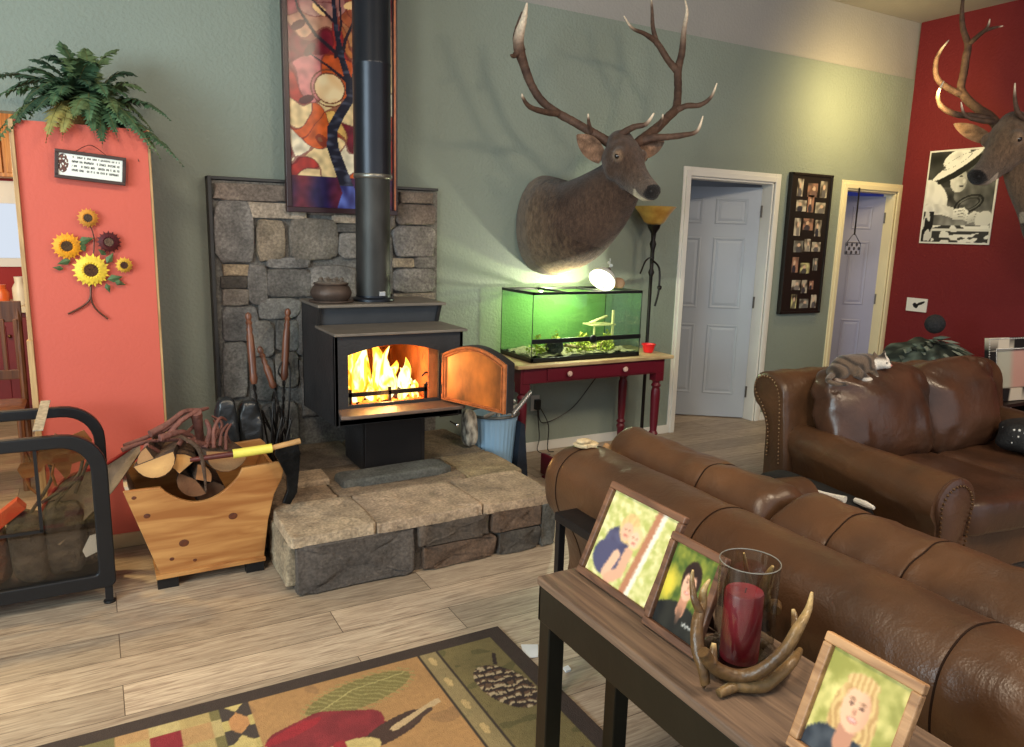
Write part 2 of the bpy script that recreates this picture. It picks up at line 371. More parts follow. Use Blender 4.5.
# door casings
def casing(i, x0, x1, zt, m, right=True):
    q = MB(); w = .07
    for k, (t, ww) in enumerate(((.012, w), (.022, w*.62))):
        q.box((x0-ww, D-t, 0), (x0, D, zt+ww)); q.box((x0, D-t, zt), (x1, D, zt+ww))
        if right: q.box((x1, D-t, 0), (x1+ww, D, zt+ww))
        else: q.box((x1, D-t, 0), (min(x1+ww, XR-.002), D, zt+ww))
    q.box((x0-.001, D-.005, 0), (x0+.018, D+.12, zt)); q.box((x1-.018, D-.005, 0), (x1+.001, D+.12, zt)); q.box((x0, D-.005, zt-.018), (x1, D+.12, zt+.001))
    struct(q.build('trim_%d' % i, m, smooth=False, bevel=.004))
casing(1, *D1, M_white); casing(2, *D2, mat('cream_trim', (226, 214, 176), .45, 0, .05, 4, .05))
def door(i, hinge, w, ang, m, hand):
    """six panel door hinged at its right edge, swinging into the far room; local x to the left"""
    r = thing('door_%d' % i, '', '', hinge, 0); del r['label']; del r['category']; r['kind'] = 'structure'
    c, s_ = cos(ang), sin(ang); Mx = Matrix(((-c, s_, 0, 0), (s_, c, 0, 0), (0, 0, 1, 0), (0, 0, 0, 1)))
    h = 2.03; q = MB()
    q.box((0, 0, .01), (w, .035, h), Mx)
    st = .11; pw = (w-3*st)/2
    for cx in (st, 2*st+pw):
        for z0, z1 in ((.22, .84), (.99, 1.60), (1.72, 1.93)):
            def rect(a, y): return [Mx @ V((cx+a, y, z0+a)), Mx @ V((cx+pw-a, y, z0+a)), Mx @ V((cx+pw-a, y, z1-a)), Mx @ V((cx+a, y, z1-a))]
            q.loft([rect(-.004, -.0005), rect(.006, -.007), rect(.018, -.0035), rect(.022, .000), rect(.045, -.006)], True)
    d = q.build('door_panel', m, r, smooth=False, local=True)
    k = MB()
    for z in (.25, 1.05, 1.83): k.cyl(Mx @ V((-.006, -.008, z-.05)), Mx @ V((-.006, -.008, z+.05)), .008, n=8)
    k.build('hinge', mat('hinge_steel', (110, 105, 98), .4, .8), r, local=True)
    if hand:
        k = MB(); k.lathe([(.03, 0), (.03, .006), (.011, .01), (.011, .035), (.026, .045), (.028, .06), (.015, .072), (0, .073)], M=Mx @ Matrix.Translation((w-.07, 0, .95)) @ Matrix.Rotation(pi/2, 4, 'X'), n=16)
        k.build('door_knob', MATS['hinge_steel'], r, local=True)
    return r
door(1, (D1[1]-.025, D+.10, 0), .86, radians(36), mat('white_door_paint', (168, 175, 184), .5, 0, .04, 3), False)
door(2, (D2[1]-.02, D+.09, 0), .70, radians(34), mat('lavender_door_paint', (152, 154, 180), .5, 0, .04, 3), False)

# kitchen beyond the opening (a thin strip of it shows)
M_kwall = mat('kitchen_red_paint', (150, 24, 24), .7, 0, .05, 3)
struct(MB().box((-4, 7.6, 0), (1.0, 7.7, 1.22)).box((-4, 7.6, 1.22), (-1.6, 7.7, 3)).box((-.2, 7.6, 1.22), (1, 7.7, 3)).box((-1.6, 7.6, 1.82), (-.2, 7.7, 3)).box((1.0, D+.12, 0), (1.1, 7.7, 3)).build('wall_kitchen', M_kwall, smooth=False))
k = MB().box((-1.6, 7.58, 1.22), (-1.53, 7.66, 1.82)).box((-.27, 7.58, 1.22), (-.2, 7.66, 1.82)).box((-1.6, 7.58, 1.20), (-.2, 7.66, 1.27)).box((-1.6, 7.57, 1.72), (-.2, 7.66, 1.90)).box((-.93, 7.6, 1.22), (-.88, 7.65, 1.82))
w = struct(k.build('window_1', M_white, smooth=False))
MB().box((-1.58, 7.63, 1.24), (-.22, 7.64, 1.80)).build('pane', glass('window_glass'), w, smooth=False)
M_pine = woodmat('golden_pine', (206, 142, 70), (160, 98, 42), 3, 2, .45); M_redcab = mat('dark_red_cabinet', (110, 18, 18), .5)
t = thing('kitchen_cabinet', 'dark red kitchen base cabinet under a pale counter beyond the opening', 'cabinet', (-.8, 7.2, 0))
MB().box((-2.4, 6.95, .1), (-.05, 7.55, .88)).build('body', M_redcab, t, smooth=False, bevel=.004)
MB().box((-2.42, 6.9, .88), (-.03, 7.57, .93)).build('countertop', mat('pale_counter', (205, 190, 160), .4), t, smooth=False, bevel=.006)
for i in range(5):
    x = -2.38+i*.465; d = MB().box((x, 6.925, .14), (x+.44, 6.95, .84)).box((x+.06, 6.918, .2), (x+.38, 6.93, .78)).build('door', M_redcab, t, smooth=False, bevel=.004)
    MB().sph((x+.40, 6.91, .7), .014, 10, 6).build('knob', M_brass, d)
t = thing('wall_cabinet', 'golden pine wall cabinet hung above the kitchen window', 'cabinet', (-.9, 7.4, 1.92))
MB().box((-2.0, 7.25, 1.92), (-.03, 7.58, 3.0)).build('body', M_pine, t, smooth=False, bevel=.004)
for i in range(4):
    x = -1.98+i*.485; MB().box((x, 7.228, 1.95), (x+.46, 7.25, 2.97)).box((x+.06, 7.22, 2.01), (x+.4, 7.24, 2.91)).build('door', M_pine, t, smooth=False, bevel=.004)
t = thing('dining_chair', 'dark wooden slat-back dining chair in the kitchen beyond the coral partition', 'chair', (-.62, 5.35, 0))
M_dw = woodmat('dark_walnut', (124, 74, 40), (84, 46, 24), 3, 2, .4)
for x in (-.84, -.42):
    MB().tube([(x, 5.55, 0), (x, 5.56, .5), (x, 5.62, 1.05)], .02, 8).build('leg', M_dw, t); MB().tube([(x, 5.13, 0), (x, 5.13, .46)], .02, 8).build('leg', M_dw, t)
MB().superbox((-.63, 5.34, .46), (.23, .23, .025), .3, 24, 10).build('seat', M_dw, t)
q = MB().box((-.86, 5.6, .96), (-.40, 5.63, 1.09)).box((-.84, 5.57, .60), (-.42, 5.595, .66))
for i in range(6): q.box((-.80+i*.07, 5.585, .64), (-.775+i*.07, 5.60, .98))
q.build('backrest', M_dw, t, smooth=False, bevel=.004)
for j, (x, c, h) in enumerate(((-.62, (214, 96, 40), .16), (-.50, (226, 214, 190), .22), (-.74, (180, 60, 40), .2))):
    tag(MB().lathe([(.04, 0), (.05, .02), (.052, h*.6), (.03, h*.8), (.035, h)], (x, 7.05, .93), 16).build('canister', mat('canister_%d' % j, c, .4)), ('orange squat', 'cream tall', 'rust red middle-height')[j]+' canister on the kitchen counter', 'canister', 'canisters on the kitchen counter')

# coral partition end
struct(MB().box((-.25, 4.0, .07), (.27, D, 2.02)).build('wall_partition', M_coral, smooth=False))
struct(MB().box((-.262, 3.985, 0), (.28, D, .07)).build('baseboard_partition', mat('tan_baseboard', (190, 160, 120), .5), smooth=False, bevel=.003))
struct(MB().box((-.275, 3.975, .07), (-.25, 4.02, 1.06)).box((-.268, 3.98, 1.06), (-.25, 4.02, 2.02)).box((.27, 4.002, .07), (.282, 4.03, 2.02)).build('trim_3', woodmat('light_oak_trim', (192, 156, 106), (150, 112, 70), 4, 2), smooth=False, bevel=.002))

# ================================================================== ON THE CORAL PARTITION
# fern
t = thing('potted_fern', 'large bushy green fern in a wicker pot on top of the coral partition', 'plant', (.03, 4.22, 2.02))
MB().lathe([(.09, 0), (.12, .05), (.13, .10), (.125, .11), (.11, .10), (.05, .09)], (.03, 4.22, 2.02), 24).build('pot', mat('wicker', (190, 140, 80), .8, 0, .4, 40, .5), t)
M_fern = attmat('fern_leaf', .6, .1, 40, vary=.2)
def frond(base, tip, sag, L, wid, seed, col):
    rnd = random.Random(seed); b, e = V(base), V(tip); mid = (b+e)/2+V((0, 0, sag)); q = MB(); cs = []
    pts = [b*(1-u)**2+mid*2*u*(1-u)+e*u*u for u in [i/36 for i in range(37)]]
    q.tube(pts, [.0035*(1-i/40) for i in range(37)], 4); cs += [s2l((96, 92, 50))]*len(q.v)
    for i in range(2, 37):
        d = (pts[min(i+1, 36)]-pts[i-1]).normalized(); side = d.cross(V((0, 0, 1)));
        side = (side.normalized() if side.length > .05 else V((1, 0, 0)))
        up = side.cross(d).normalized(); u = i/36; ln = wid*(sin(pi*min(1, u*.93+.12))**.6)*(1-.25*u)
        for sg in (-1, 1):
            o = side*sg*.9-up*rnd.uniform(-.1, .45)+d*.35; o = o.normalized()*ln*rnd.uniform(.85, 1.1)
            wv = d*.0075; n0 = len(q.v)
            q.v += [pts[i]-wv, pts[i]+o*.5-wv*1.25+up*.003, pts[i]+o-up*.006, pts[i]+o*.5+wv*1.25+up*.003, pts[i]+wv]
            q.f += [(n0, n0+1, n0+3, n0+4), (n0+1, n0+2, n0+3)]
            cc = s2l(lerp3(col, (130, 150, 110), rnd.uniform(0, .25))); cs += [cc]*5
    q.c = cs; return q
C0 = V((.03, 4.20, 2.11)); tips = [((170, 120), 4.0, .1), ((50, 110), 3.92, .12), ((118, 118), 3.92, .13), ((90, 88), 3.98, .1), ((38, 92), 4.05, .1), ((68, 78), 4.05, .1), ((145, 92), 4.1, .1), ((12, 128), 3.95, .14), ((62, 140), 3.9, .14), ((95, 138), 3.9, .14), ((160, 158), 3.95, .16), ((30, 60), 4.3, .06), ((183, 166), 3.9, .10), ((128, 130), 3.93, .10), ((0, 130), 4.1, .10), ((5, 92), 4.3, .12), ((18, 72), 4.3, .1), ((60, 42), 4.3, .05), ((118, 50), 4.3, .08), ((136, 76), 4.25, .1), ((103, 150), 3.9, .14), ((46, 142), 3.88, .12), ((72, 122), 3.88, .13), ((30, 118), 3.92, .14), ((118, 140), 3.9, .15), ((152, 152), 3.9, .17), ((85, 48), 4.35, .06), ((42, 58), 4.2, .1), ((96, 66), 4.0, .1), ((-25, 110), 4.1, .12), ((150, 128), 4.1, .14), ((22, 108), 4.0, .13), ((60, 98), 3.95, .1), ((108, 100), 3.95, .12), ((75, 60), 4.1, .08), ((-15, 80), 4.4, .1), ((130, 100), 4.1, .1), ((90, 128), 3.9, .15), ((-10, 150), 3.95, .16), ((138, 160), 4.0, .2)]
for i, ((u, v_), Y, sg) in enumerate(tips):
    e = atY(u, v_, Y); rnd = random.Random(i)
    b = C0+V((rnd.uniform(-.06, .06), rnd.uniform(-.05, .05), rnd.uniform(-.02, .03)))
    col = [(48, 76, 50), (62, 92, 62), (78, 96, 58), (38, 62, 44)][i % 4]
    if i in (8, 21): col = (150, 140, 78)
    frond(b, e, sg+.05, .4, .080, i, col).build('frond', M_fern, t, smooth=False)

# framed verse plaque
O = V((-.103, 3.972, 1.785)); t = thing('framed_plaque', 'small dark framed white plaque with lines of black lettering above the sunflowers', 'plaque', (.035, 3.99, 1.80))
def plq(a, b):
    if a < .16 and ell(a, b, .07, .55, .085, .42) < 1 and nz(a*40, b*9) > -.25: return lerp3((60, 36, 34), (140, 90, 70), nz(a*30, b*20)+.4)
    row = int(b*5.2); fr = b*5.2-row
    if .20 < a < .95 and 0 < row < 5 and .25 < fr < .75:
        cell = int(a*46+row*7); rr = random.Random(cell*13+row).random()
        if rr > .28 and nz(a*95, b*60, row) > -.12: return (40, 38, 36)
    return (226, 228, 218)
tilt = radians(4.5); U = V((cos(tilt), 0, -sin(tilt))); Vv = V((sin(tilt), 0, cos(tilt)))
P0 = atY(54.5, 177.5, 3.975); wq, hq = .280, .125
P0 = P0 - Vv*.0
painted('printed_face', P0+U*.014+Vv*.014-V((0, .012, 0)), U*(wq-.028), Vv*(hq-.028), 150, 60, plq, M_paint, t)
q = MB(); M_dkf = woodmat('dark_frame_wood', (64, 40, 34), (40, 24, 20), 4, 0, .45)
def frame_bars(q, O, U, Vv, N, w, h, b, tk):
    for (a0, b0, a1, b1) in ((0, 0, w, b), (0, h-b, w, h), (0, b, b, h-b), (w-b, b, w, h-b)):
        q.prism([(a0, b0), (a1, b0), (a1, b1), (a0, b1)], O, U, Vv, N, tk)
    return q
frame_bars(q, P0, U, Vv, V((0, -1, 0)), wq, hq, .015, .02); q.prism([(0.005, 0.005), (wq-.005, 0.005), (wq-.005, hq-.005), (0.005, hq-.005)], P0, U, Vv, V((0, -1, 0)), .01)
q.build('frame', M_dkf, t, smooth=False, bevel=.002)
mid = P0+U*wq/2+Vv*hq
MB().tube(smoothpath([mid-U*.06, mid+V((0, -.006, .035)), mid+U*.06], 6), .0015, 5).build('hanging_wire', M_iron, t)

# sunflower wall decoration
t = thing('sunflower_wall_hanging', 'metal bouquet of five sunflowers hung on the coral partition', 'wall decoration', (0, 3.98, 1.15))
def flower(c, R, r0, pet, cen, n, name):
    R *= 1.1
    q = MB(); c = V(c)
    for lay, (rr, off, yy) in enumerate(((R, 0, -.012), (R*.86, pi/n, -.022))):
        for k in range(n):
            a = 2*pi*k/n+off; d = V((cos(a), 0, sin(a))); s_ = V((-sin(a), 0, cos(a))); w_ = R*.15
            q.add([c+d*r0*.6+s_*w_*.6+V((0, yy, 0)), c+d*rr*.66+s_*w_+V((0, yy-.006, 0)), c+d*rr+V((0, yy+.006, 0)), c+d*rr*.66-s_*w_+V((0, yy-.006, 0)), c+d*r0*.6-s_*w_*.6+V((0, yy, 0)), c+d*rr*.66+V((0, yy+.004, 0)), c+d*rr*.5+V((0, yy-.014, 0))], [(0, 1, 6), (1, 2, 6), (2, 3, 6), (3, 4, 6), (4, 0, 6), (0, 5, 1), (1, 5, 2), (2, 5, 3), (3, 5, 4), (4, 5, 0)])
    f = q.build('flower', mat('petal_%s' % name, pet, .55, 0, .25, 30), t)
    q = MB().lathe([(r0, 0), (r0*1.02, .008), (r0*.8, .016), (r0*.35, .014), (0, .012)], n=20, M=Matrix.Rotation(pi/2, 4, 'X'), c=c+V((0, -.018, 0)))
    q.build('flower_center', mat('center_%s' % name, cen, .8, 0, .5, 120, .8, 200), f)
YF = 3.985
def pf(u, v_): return atY(u, v_, YF)
flower(pf(91, 270), .072, .033, (246, 214, 70), (96, 58, 30), 18, 'yellow')
flower(pf(67, 246), .058, .026, (246, 170, 40), (90, 62, 34), 17, 'orange')
flower(pf(88, 218), .042, .020, (228, 160, 66), (92, 72, 58), 15, 'small_orange')
flower(pf(124, 265), .036, .018, (236, 190, 70), (80, 44, 30), 13, 'small_yellow')
flower(pf(109, 242), .048, .022, (84, 28, 34), (120, 90, 70), 16, 'maroon')
q = MB()
for (u, v_, s_, a) in ((86, 240, .034, .3), (82, 246, .028, 2), (64, 262, .030, 3.5), (58, 268, .022, 3.0), (110, 258, .030, 1), (115, 278, .034, .2), (120, 283, .026, 5.9), (102, 252, .022, 2.4), (108, 288, .024, 5)):
    c = pf(u, v_)+V((0, -.006, 0)); d = V((cos(a), 0, sin(a))); e = V((-sin(a), 0, cos(a)))
    q.add([c-d*s_, c-d*s_*.3+e*s_*.55, c+d*s_, c-d*s_*.3-e*s_*.55, c+V((0, -.012, 0)), c+V((0, .004, 0))], [(0, 1, 4), (1, 2, 4), (2, 3, 4), (3, 0, 4), (1, 0, 5), (2, 1, 5), (3, 2, 5), (0, 3, 5)])
q.build('leaves', mat('metal_leaf_green', (92, 120, 80), .5, .2, .4, 30), t)
q = MB(); M_bronze = mat('bronze_stem', (92, 60, 46), .4, .7, .3, 20)
q.tube(smoothpath([pf(91, 283), pf(90, 298), pf(83, 306), pf(68, 314)], 6), .0042, 8); q.tube(smoothpath([pf(91, 283), pf(91, 298), pf(96, 309), pf(108, 319)], 6), .0042, 8); q.tube(smoothpath([pf(88, 222), pf(94, 240), pf(91, 283)], 6), .003, 6)
q.build('stem', M_bronze, t)

# ================================================================== STONE BACKING AND HEARTH
def stonemat(name, a, b_, c):
    m, nt, b = nodes(name); N = nt.nodes; L = nt.links
    at = N.new('ShaderNodeAttribute'); at.attribute_name = 'Col'
    tc = N.new('ShaderNodeTexCoord'); n = N.new('ShaderNodeTexNoise'); n.inputs['Scale'].default_value = 12; n.inputs['Detail'].default_value = 10; n.inputs['Roughness'].default_value = .75
    L.new(tc.outputs['Object'], n.inputs['Vector'])
    mr = N.new('ShaderNodeMapRange'); mr.inputs[1].default_value = .3; mr.inputs[2].default_value = .7; mr.inputs[3].default_value = .6; mr.inputs[4].default_value = 1.3
    L.new(n.outputs['Fac'], mr.inputs[0]); vm = N.new('ShaderNodeVectorMath'); vm.operation = 'SCALE'
    L.new(at.outputs['Color'], vm.inputs[0]); L.new(mr.outputs[0], vm.inputs['Scale'])
    n4 = N.new('ShaderNodeTexNoise'); n4.inputs['Scale'].default_value = 75; n4.inputs['Detail'].default_value = 6; L.new(tc.outputs['Object'], n4.inputs['Vector'])
    m4 = N.new('ShaderNodeMapRange'); m4.inputs[1].default_value = .35; m4.inputs[2].default_value = .65; m4.inputs[3].default_value = .72; m4.inputs[4].default_value = 1.25; L.new(n4.outputs['Fac'], m4.inputs[0])
    v4 = N.new('ShaderNodeVectorMath'); v4.operation = 'SCALE'; L.new(vm.outputs[0], v4.inputs[0]); L.new(m4.outputs[0], v4.inputs['Scale']); L.new(v4.outputs[0], b.inputs['Base Color'])
    bp = N.new('ShaderNodeBump'); bp.inputs['Strength'].default_value = .9; bp.inputs['Distance'].default_value = .03
    L.new(n.outputs['Fac'], bp.inputs['Height']); L.new(bp.outputs[0], b.inputs['Normal']); b.inputs['Roughness'].default_value = .85
    MATS[name] = m; return m
M_stone = stonemat('field_stone', 0, 0, 0)
def slab(q, poly_c, O, U, Vv, N, depth, seed, col, amp=.007, px=.012, flat=False):
    """irregular pillowed stone: poly_c = (cu, cv, hu, hv, exponent, rot)"""
    cu, cv, hu, hv, e, rot = poly_c; n = 56 if flat else 40; rings = []; rnd = random.Random(seed); ph = rnd.uniform(0, 50)
    sp = lambda w, p: math.copysign(abs(w)**p, w)
    for (sc, dz) in (((1, 0), (1, .82), (.992, .96), (.975, 1), (.93, 1.0), (.8, 1.01), (.6, 1.0), (.4, 1.01), (.2, 1.0)) if flat else ((1, 0), (1, .55), (.985, .8), (.955, .95), (.88, 1.0), (.7, 1.04), (.5, 1.0), (.25, 1.04))):
        ring = []
        for k in range(n):
            a = 2*pi*k/n; x = hu*sp(cos(a), e); y = hv*sp(sin(a), e)
            j = 1+(.03 if flat else .12)*noise.noise(V((cos(a)*1.4+ph, sin(a)*1.4, ph)))+(.015 if flat else .05)*noise.noise(V((cos(a)*5+ph, sin(a)*5, ph)))
            x *= j*sc; y *= j*sc; X = x*cos(rot)-y*sin(rot); Y = x*sin(rot)+y*cos(rot)
            zz = dz*depth+(amp*noise.noise(V((X*14+ph, Y*14, 3)))+amp*.5*noise.noise(V((X*40, Y*40+ph, 3))) if dz > .5 else 0)
            ring.append(V(O)+V(U)*(cu+X)+V(Vv)*(cv+Y)+V(N)*zz)
        rings.append(ring)
    n0 = len(q.v); q.loft(rings)
    q.c += [s2l(lerp3(col, tuple(x*.8 for x in col), nz(p.x*9, p.y*9, p.z*9+ph)+.4)) for p in q.v[n0:]]
q = MB(); q.c = []
x0, x1, zt = .612, 1.972, 1.84
q.box((x0, 4.535, .02), (x1, D-.003, zt)); q.c += [s2l((118, 114, 108))]*8
# stones read off the facing: crop box -> wall coordinates
STN = [(50, 15, 290, 70, .25, (128, 116, 106)), (160, 77, 356, 130, .2, (160, 146, 130)), (50, 74, 182, 282, .5, (122, 118, 114)), (190, 136, 288, 274, .5, (140, 126, 108)), (300, 132, 468, 272, .45, (120, 112, 102)), (470, 178, 540, 265, .6, (124, 118, 112)), (226, 264, 372, 300, .6, (116, 112, 108)), (78, 286, 165, 325, .15, (150, 132, 108)), (70, 327, 160, 368, .2, (78, 72, 66)), (160, 284, 228, 425, .7, (112, 108, 104)), (230, 303, 372, 398, .35, (100, 96, 92)), (76, 370, 165, 426, .3, (132, 122, 112)), (375, 290, 530, 400, .5, (128, 122, 116)), (74, 430, 200, 548, .45, (108, 106, 104)), (200, 402, 338, 470, .5, (118, 116, 112)), (452, 120, 535, 147, .2, (164, 148, 130)), (455, 150, 532, 176, .3, (88, 84, 80)),
       (678, 42, 792, 80, .2, (120, 108, 98)), (668, 82, 795, 152, .3, (112, 100, 92)), (655, 156, 795, 262, .5, (128, 122, 118)), (650, 266, 722, 297, .2, (158, 142, 122)), (652, 300, 795, 380, .55, (128, 124, 120)), (725, 262, 795, 300, .5, (116, 112, 108)), (655, 384, 795, 405, .2, (140, 130, 118)),
       (470, 75, 535, 118, .3, (120, 112, 104)), (536, 180, 652, 400, .4, (110, 106, 102)), (360, 30, 470, 118, .3, (110, 100, 94)), (536, 30, 660, 175, .4, (110, 100, 94)),
       (80, 552, 160, 740, .35, (112, 110, 106)), (165, 480, 250, 600, .5, (120, 116, 110)), (255, 475, 335, 580, .5, (108, 106, 102)), (170, 605, 250, 750, .5, (104, 102, 98)), (255, 585, 335, 700, .5, (118, 112, 104)), (80, 750, 200, 880, .4, (100, 98, 94)), (210, 755, 335, 900, .4, (112, 106, 100)), (340, 405, 795, 600, .3, (100, 96, 92)), (340, 605, 560, 800, .3, (104, 100, 96)), (565, 605, 795, 800, .3, (96, 92, 90)), (340, 805, 795, 900, .3, (100, 98, 94))]
for i, (a, b_, c, d, e, col) in enumerate(STN):
    pts = [atY(200+u/3.396, 180+v_/3.396, 4.52) for u, v_ in ((a, b_), (c, b_), (c, d), (a, d))]
    cx = sum(p.x for p in pts)/4; cz = sum(p.z for p in pts)/4
    hu = (abs(pts[1].x-pts[0].x)+abs(pts[2].x-pts[3].x))/4; hv = (abs(pts[0].z-pts[3].z)+abs(pts[1].z-pts[2].z))/4
    hv = min(hv, (zt-.01-cz)) if cz < zt-.02 else .02
    hu = min(hu, cx-x0-.01, x1-cx-.005)
    if hu > .01 and cz-hv > .28: slab(q, (cx, cz, hu*1.03, hv*1.02, e*.85, 0), (0, 4.535, 0), (1, 0, 0), (0, 0, 1), (0, -1, 0), .035, i, tuple(x*1.14 for x in col))
struct(q.build('wall_stone_facing', M_stone, smooth=True, angle=60))
struct(MB().box((x0-.022, 4.50, .02), (x0-.002, D-.003, zt+.02)).box((x0-.022, 4.52, zt+.003), (x1, D-.003, zt+.02)).build('trim_4', mat('dark_flashing', (66, 66, 66), .5, .5, .2, 5), smooth=False, bevel=.002))

# hearth platform: core, capping slabs and facing stones in one masonry piece
HX0, HX1, HY0, HZ = .67, 2.03, 3.09, .28
t = thing('stone_hearth', 'raised stone hearth platform under the wood stove with sandstone top', 'hearth', ((HX0+HX1)/2, 3.8, 0))
q = MB(); q.c = []
q.box((HX0+.03, HY0+.03, 0), (HX1-.03, 4.49, HZ-.045)); q.c += [s2l((96, 88, 80))]*8
fs = [(150, 430, 480, 600, .3, (92, 84, 78)), (490, 380, 715, 452, .25, (96, 84, 74)), (502, 455, 735, 535, .25, (108, 86, 70)), (722, 340, 890, 402, .3, (112, 90, 74)), (745, 415, 890, 490, .3, (84, 78, 72)), (893, 335, 943, 455, .5, (98, 96, 90))]
W8 = 935-150
for i, (a, b_, c, d, e, col) in enumerate(fs):
    u0 = HX0+.02+(a-150)/W8*(HX1-HX0-.04); u1 = HX0+.02+(c-150)/W8*(HX1-HX0-.04); u1 = min(u1, HX1-.01)
    vt = lambda x: 0
    lo = {0: (.005, .235), 1: (.125, .235), 2: (.005, .12), 3: (.125, .235), 4: (.005, .12), 5: (.005, .235)}[i]
    slab(q, ((u0+u1)/2, (lo[0]+lo[1])/2, (u1-u0)/2*.99, (lo[1]-lo[0])/2*.985, .14, 0), (0, HY0+.03, 0), (1, 0, 0), (0, 0, 1), (0, -1, 0), .035, 40+i, col, .022, flat=True)
for i in range(3):
    slab(q, (HY0+.27+i*.48, .12, .23, .112, .3, 0), (HX0+.03, 0, 0), (0, 1, 0), (0, 0, 1), (-1, 0, 0), .035, 60+i, (176, 158, 130) if i == 0 else (120, 108, 92), .01)
    slab(q, (HY0+.27+i*.48, .12, .23, .112, .3, 0), (HX1-.03, 0, 0), (0, 1, 0), (0, 0, 1), (1, 0, 0), .035, 70+i, (108, 98, 86), .01)
q.build('facing_stones', M_stone, t, angle=60)
q = MB(); q.c = []
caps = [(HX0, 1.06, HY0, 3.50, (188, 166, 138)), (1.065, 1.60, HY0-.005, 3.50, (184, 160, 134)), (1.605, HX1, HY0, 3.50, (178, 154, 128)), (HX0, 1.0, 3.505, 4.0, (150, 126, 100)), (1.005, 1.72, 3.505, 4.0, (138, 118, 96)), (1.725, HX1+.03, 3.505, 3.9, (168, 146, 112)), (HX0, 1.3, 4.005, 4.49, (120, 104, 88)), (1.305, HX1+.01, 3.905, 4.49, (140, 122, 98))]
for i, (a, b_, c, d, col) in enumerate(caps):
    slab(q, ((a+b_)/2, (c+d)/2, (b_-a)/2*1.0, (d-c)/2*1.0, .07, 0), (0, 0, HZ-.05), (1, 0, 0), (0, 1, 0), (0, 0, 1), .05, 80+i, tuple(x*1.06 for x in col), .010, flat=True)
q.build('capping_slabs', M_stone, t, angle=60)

# loose slabs in front of the stove
q = MB(); q.c = []; slab(q, (1.36, 3.69, .30, .085, .2, radians(2)), (0, 0, HZ+.001), (1, 0, 0), (0, 1, 0), (0, 0, 1), .042, 95, (104, 104, 98), .004)
tag(q.build('stone_slab', M_stone, angle=60), 'long grey stone slab lying on the hearth under the stove lip', 'stone slab')
q = MB(); q.c = []; slab(q, (.92, 3.80, .10, .10, .2, radians(-3)), (0, 0, HZ+.001), (1, 0, 0), (0, 1, 0), (0, 0, 1), .03, 97, (176, 152, 124), .003)
tag(q.build('stone_slab', M_stone, angle=60), 'pale square stone slab on the hearth left of the ash drawer', 'stone slab')

# ================================================================== WOOD STOVE
SX0, SX1, SYF, SYB = 1.035, 1.745, 3.65, 4.30
t = thing('wood_stove', 'black steel wood stove with open door and fire burning inside', 'stove', (1.39, 3.95, HZ))
q = MB(); zb, zf, ztop = .60, 1.065, 1.18
# side walls (stepped profile), back, bottom, tops
prof = [(SYF, zb), (SYB, zb-.03), (SYB, ztop), (3.93, ztop), (3.985, zf), (SYF, zf)]
for x in (SX0, SX1-.02): q.prism([(y, z) for y, z in prof], (x, 0, 0), (0, 1, 0), (0, 0, 1), (1, 0, 0), .02)
q.box((SX0, SYB-.02, zb-.03), (SX1, SYB, ztop)); q.box((SX0+.02, SYF, zb), (SX1-.02, SYB-.02, zb+.03))
q.build('body_shell', M_stove, t, smooth=False, bevel=.003)
# front plate with an arched opening
ox0, ox1, oz0, oz1 = 1.105, 1.605, .705, .985
n = 14; arch = [(ox0, oz0)]+[(ox0+(ox1-ox0)*i/n, oz1-.02+.045*sin(pi*i/n)) for i in range(n+1)]+[(ox1, oz0)]
q = MB(); outer = [(SX0, zb), (SX0, zf)]+[]
def ringpts(y): return [V((x, y, z)) for x, z in arch]
def outpts(y):
    o = [V((SX0, y, oz0))]+[V((SX0+(SX1-SX0)*i/n, y, zf)) for i in range(n+1)]+[V((SX1, y, oz0))]; return o
for y0_, y1_ in ((SYF, SYF+.02),):
    a, b_, c, d = outpts(y0_), ringpts(y0_), outpts(y1_), ringpts(y1_); m_ = len(a)
    base = len(q.v); q.v += a+b_+c+d
    for i in range(m_-1):
        q.f += [(base+i, base+i+1, base+m_+i+1, base+m_+i), (base+2*m_+i+1, base+2*m_+i, base+3*m_+i, base+3*m_+i+1), (base+m_+i, base+m_+i+1, base+3*m_+i+1, base+3*m_+i), (base+2*m_+i, base+2*m_+i+1, base+i+1, base+i)]
q.box((SX0, SYF, zb), (SX1, SYF+.02, oz0))
q.build('front_plate', M_stove, t, smooth=False)
q = MB().box((SX0-.012, 3.90, ztop), (SX1+.012, SYB+.01, ztop+.016)).build('top_plate', mat('stove_top_plate', (124, 116, 106), .55, .4, .2, 8, .1), t, smooth=False, bevel=.003)
MB().box((SX0-.006, SYF-.03, zf), (SX1+.015, 3.995, zf+.014)).build('step_plate', MATS['stove_top_plate'], t, smooth=False, bevel=.003)
MB().prism([(3.945, ztop), (3.998, zf+.014), (4.01, zf+.014), (3.957, ztop)], (SX0+.02, 0, 0), (0, 1, 0), (0, 0, 1), (1, 0, 0), SX1-SX0-.04).build('sloped_panel', mat('stove_dark_panel', (84, 88, 94), .4, .3, .15, 8), t, smooth=False)
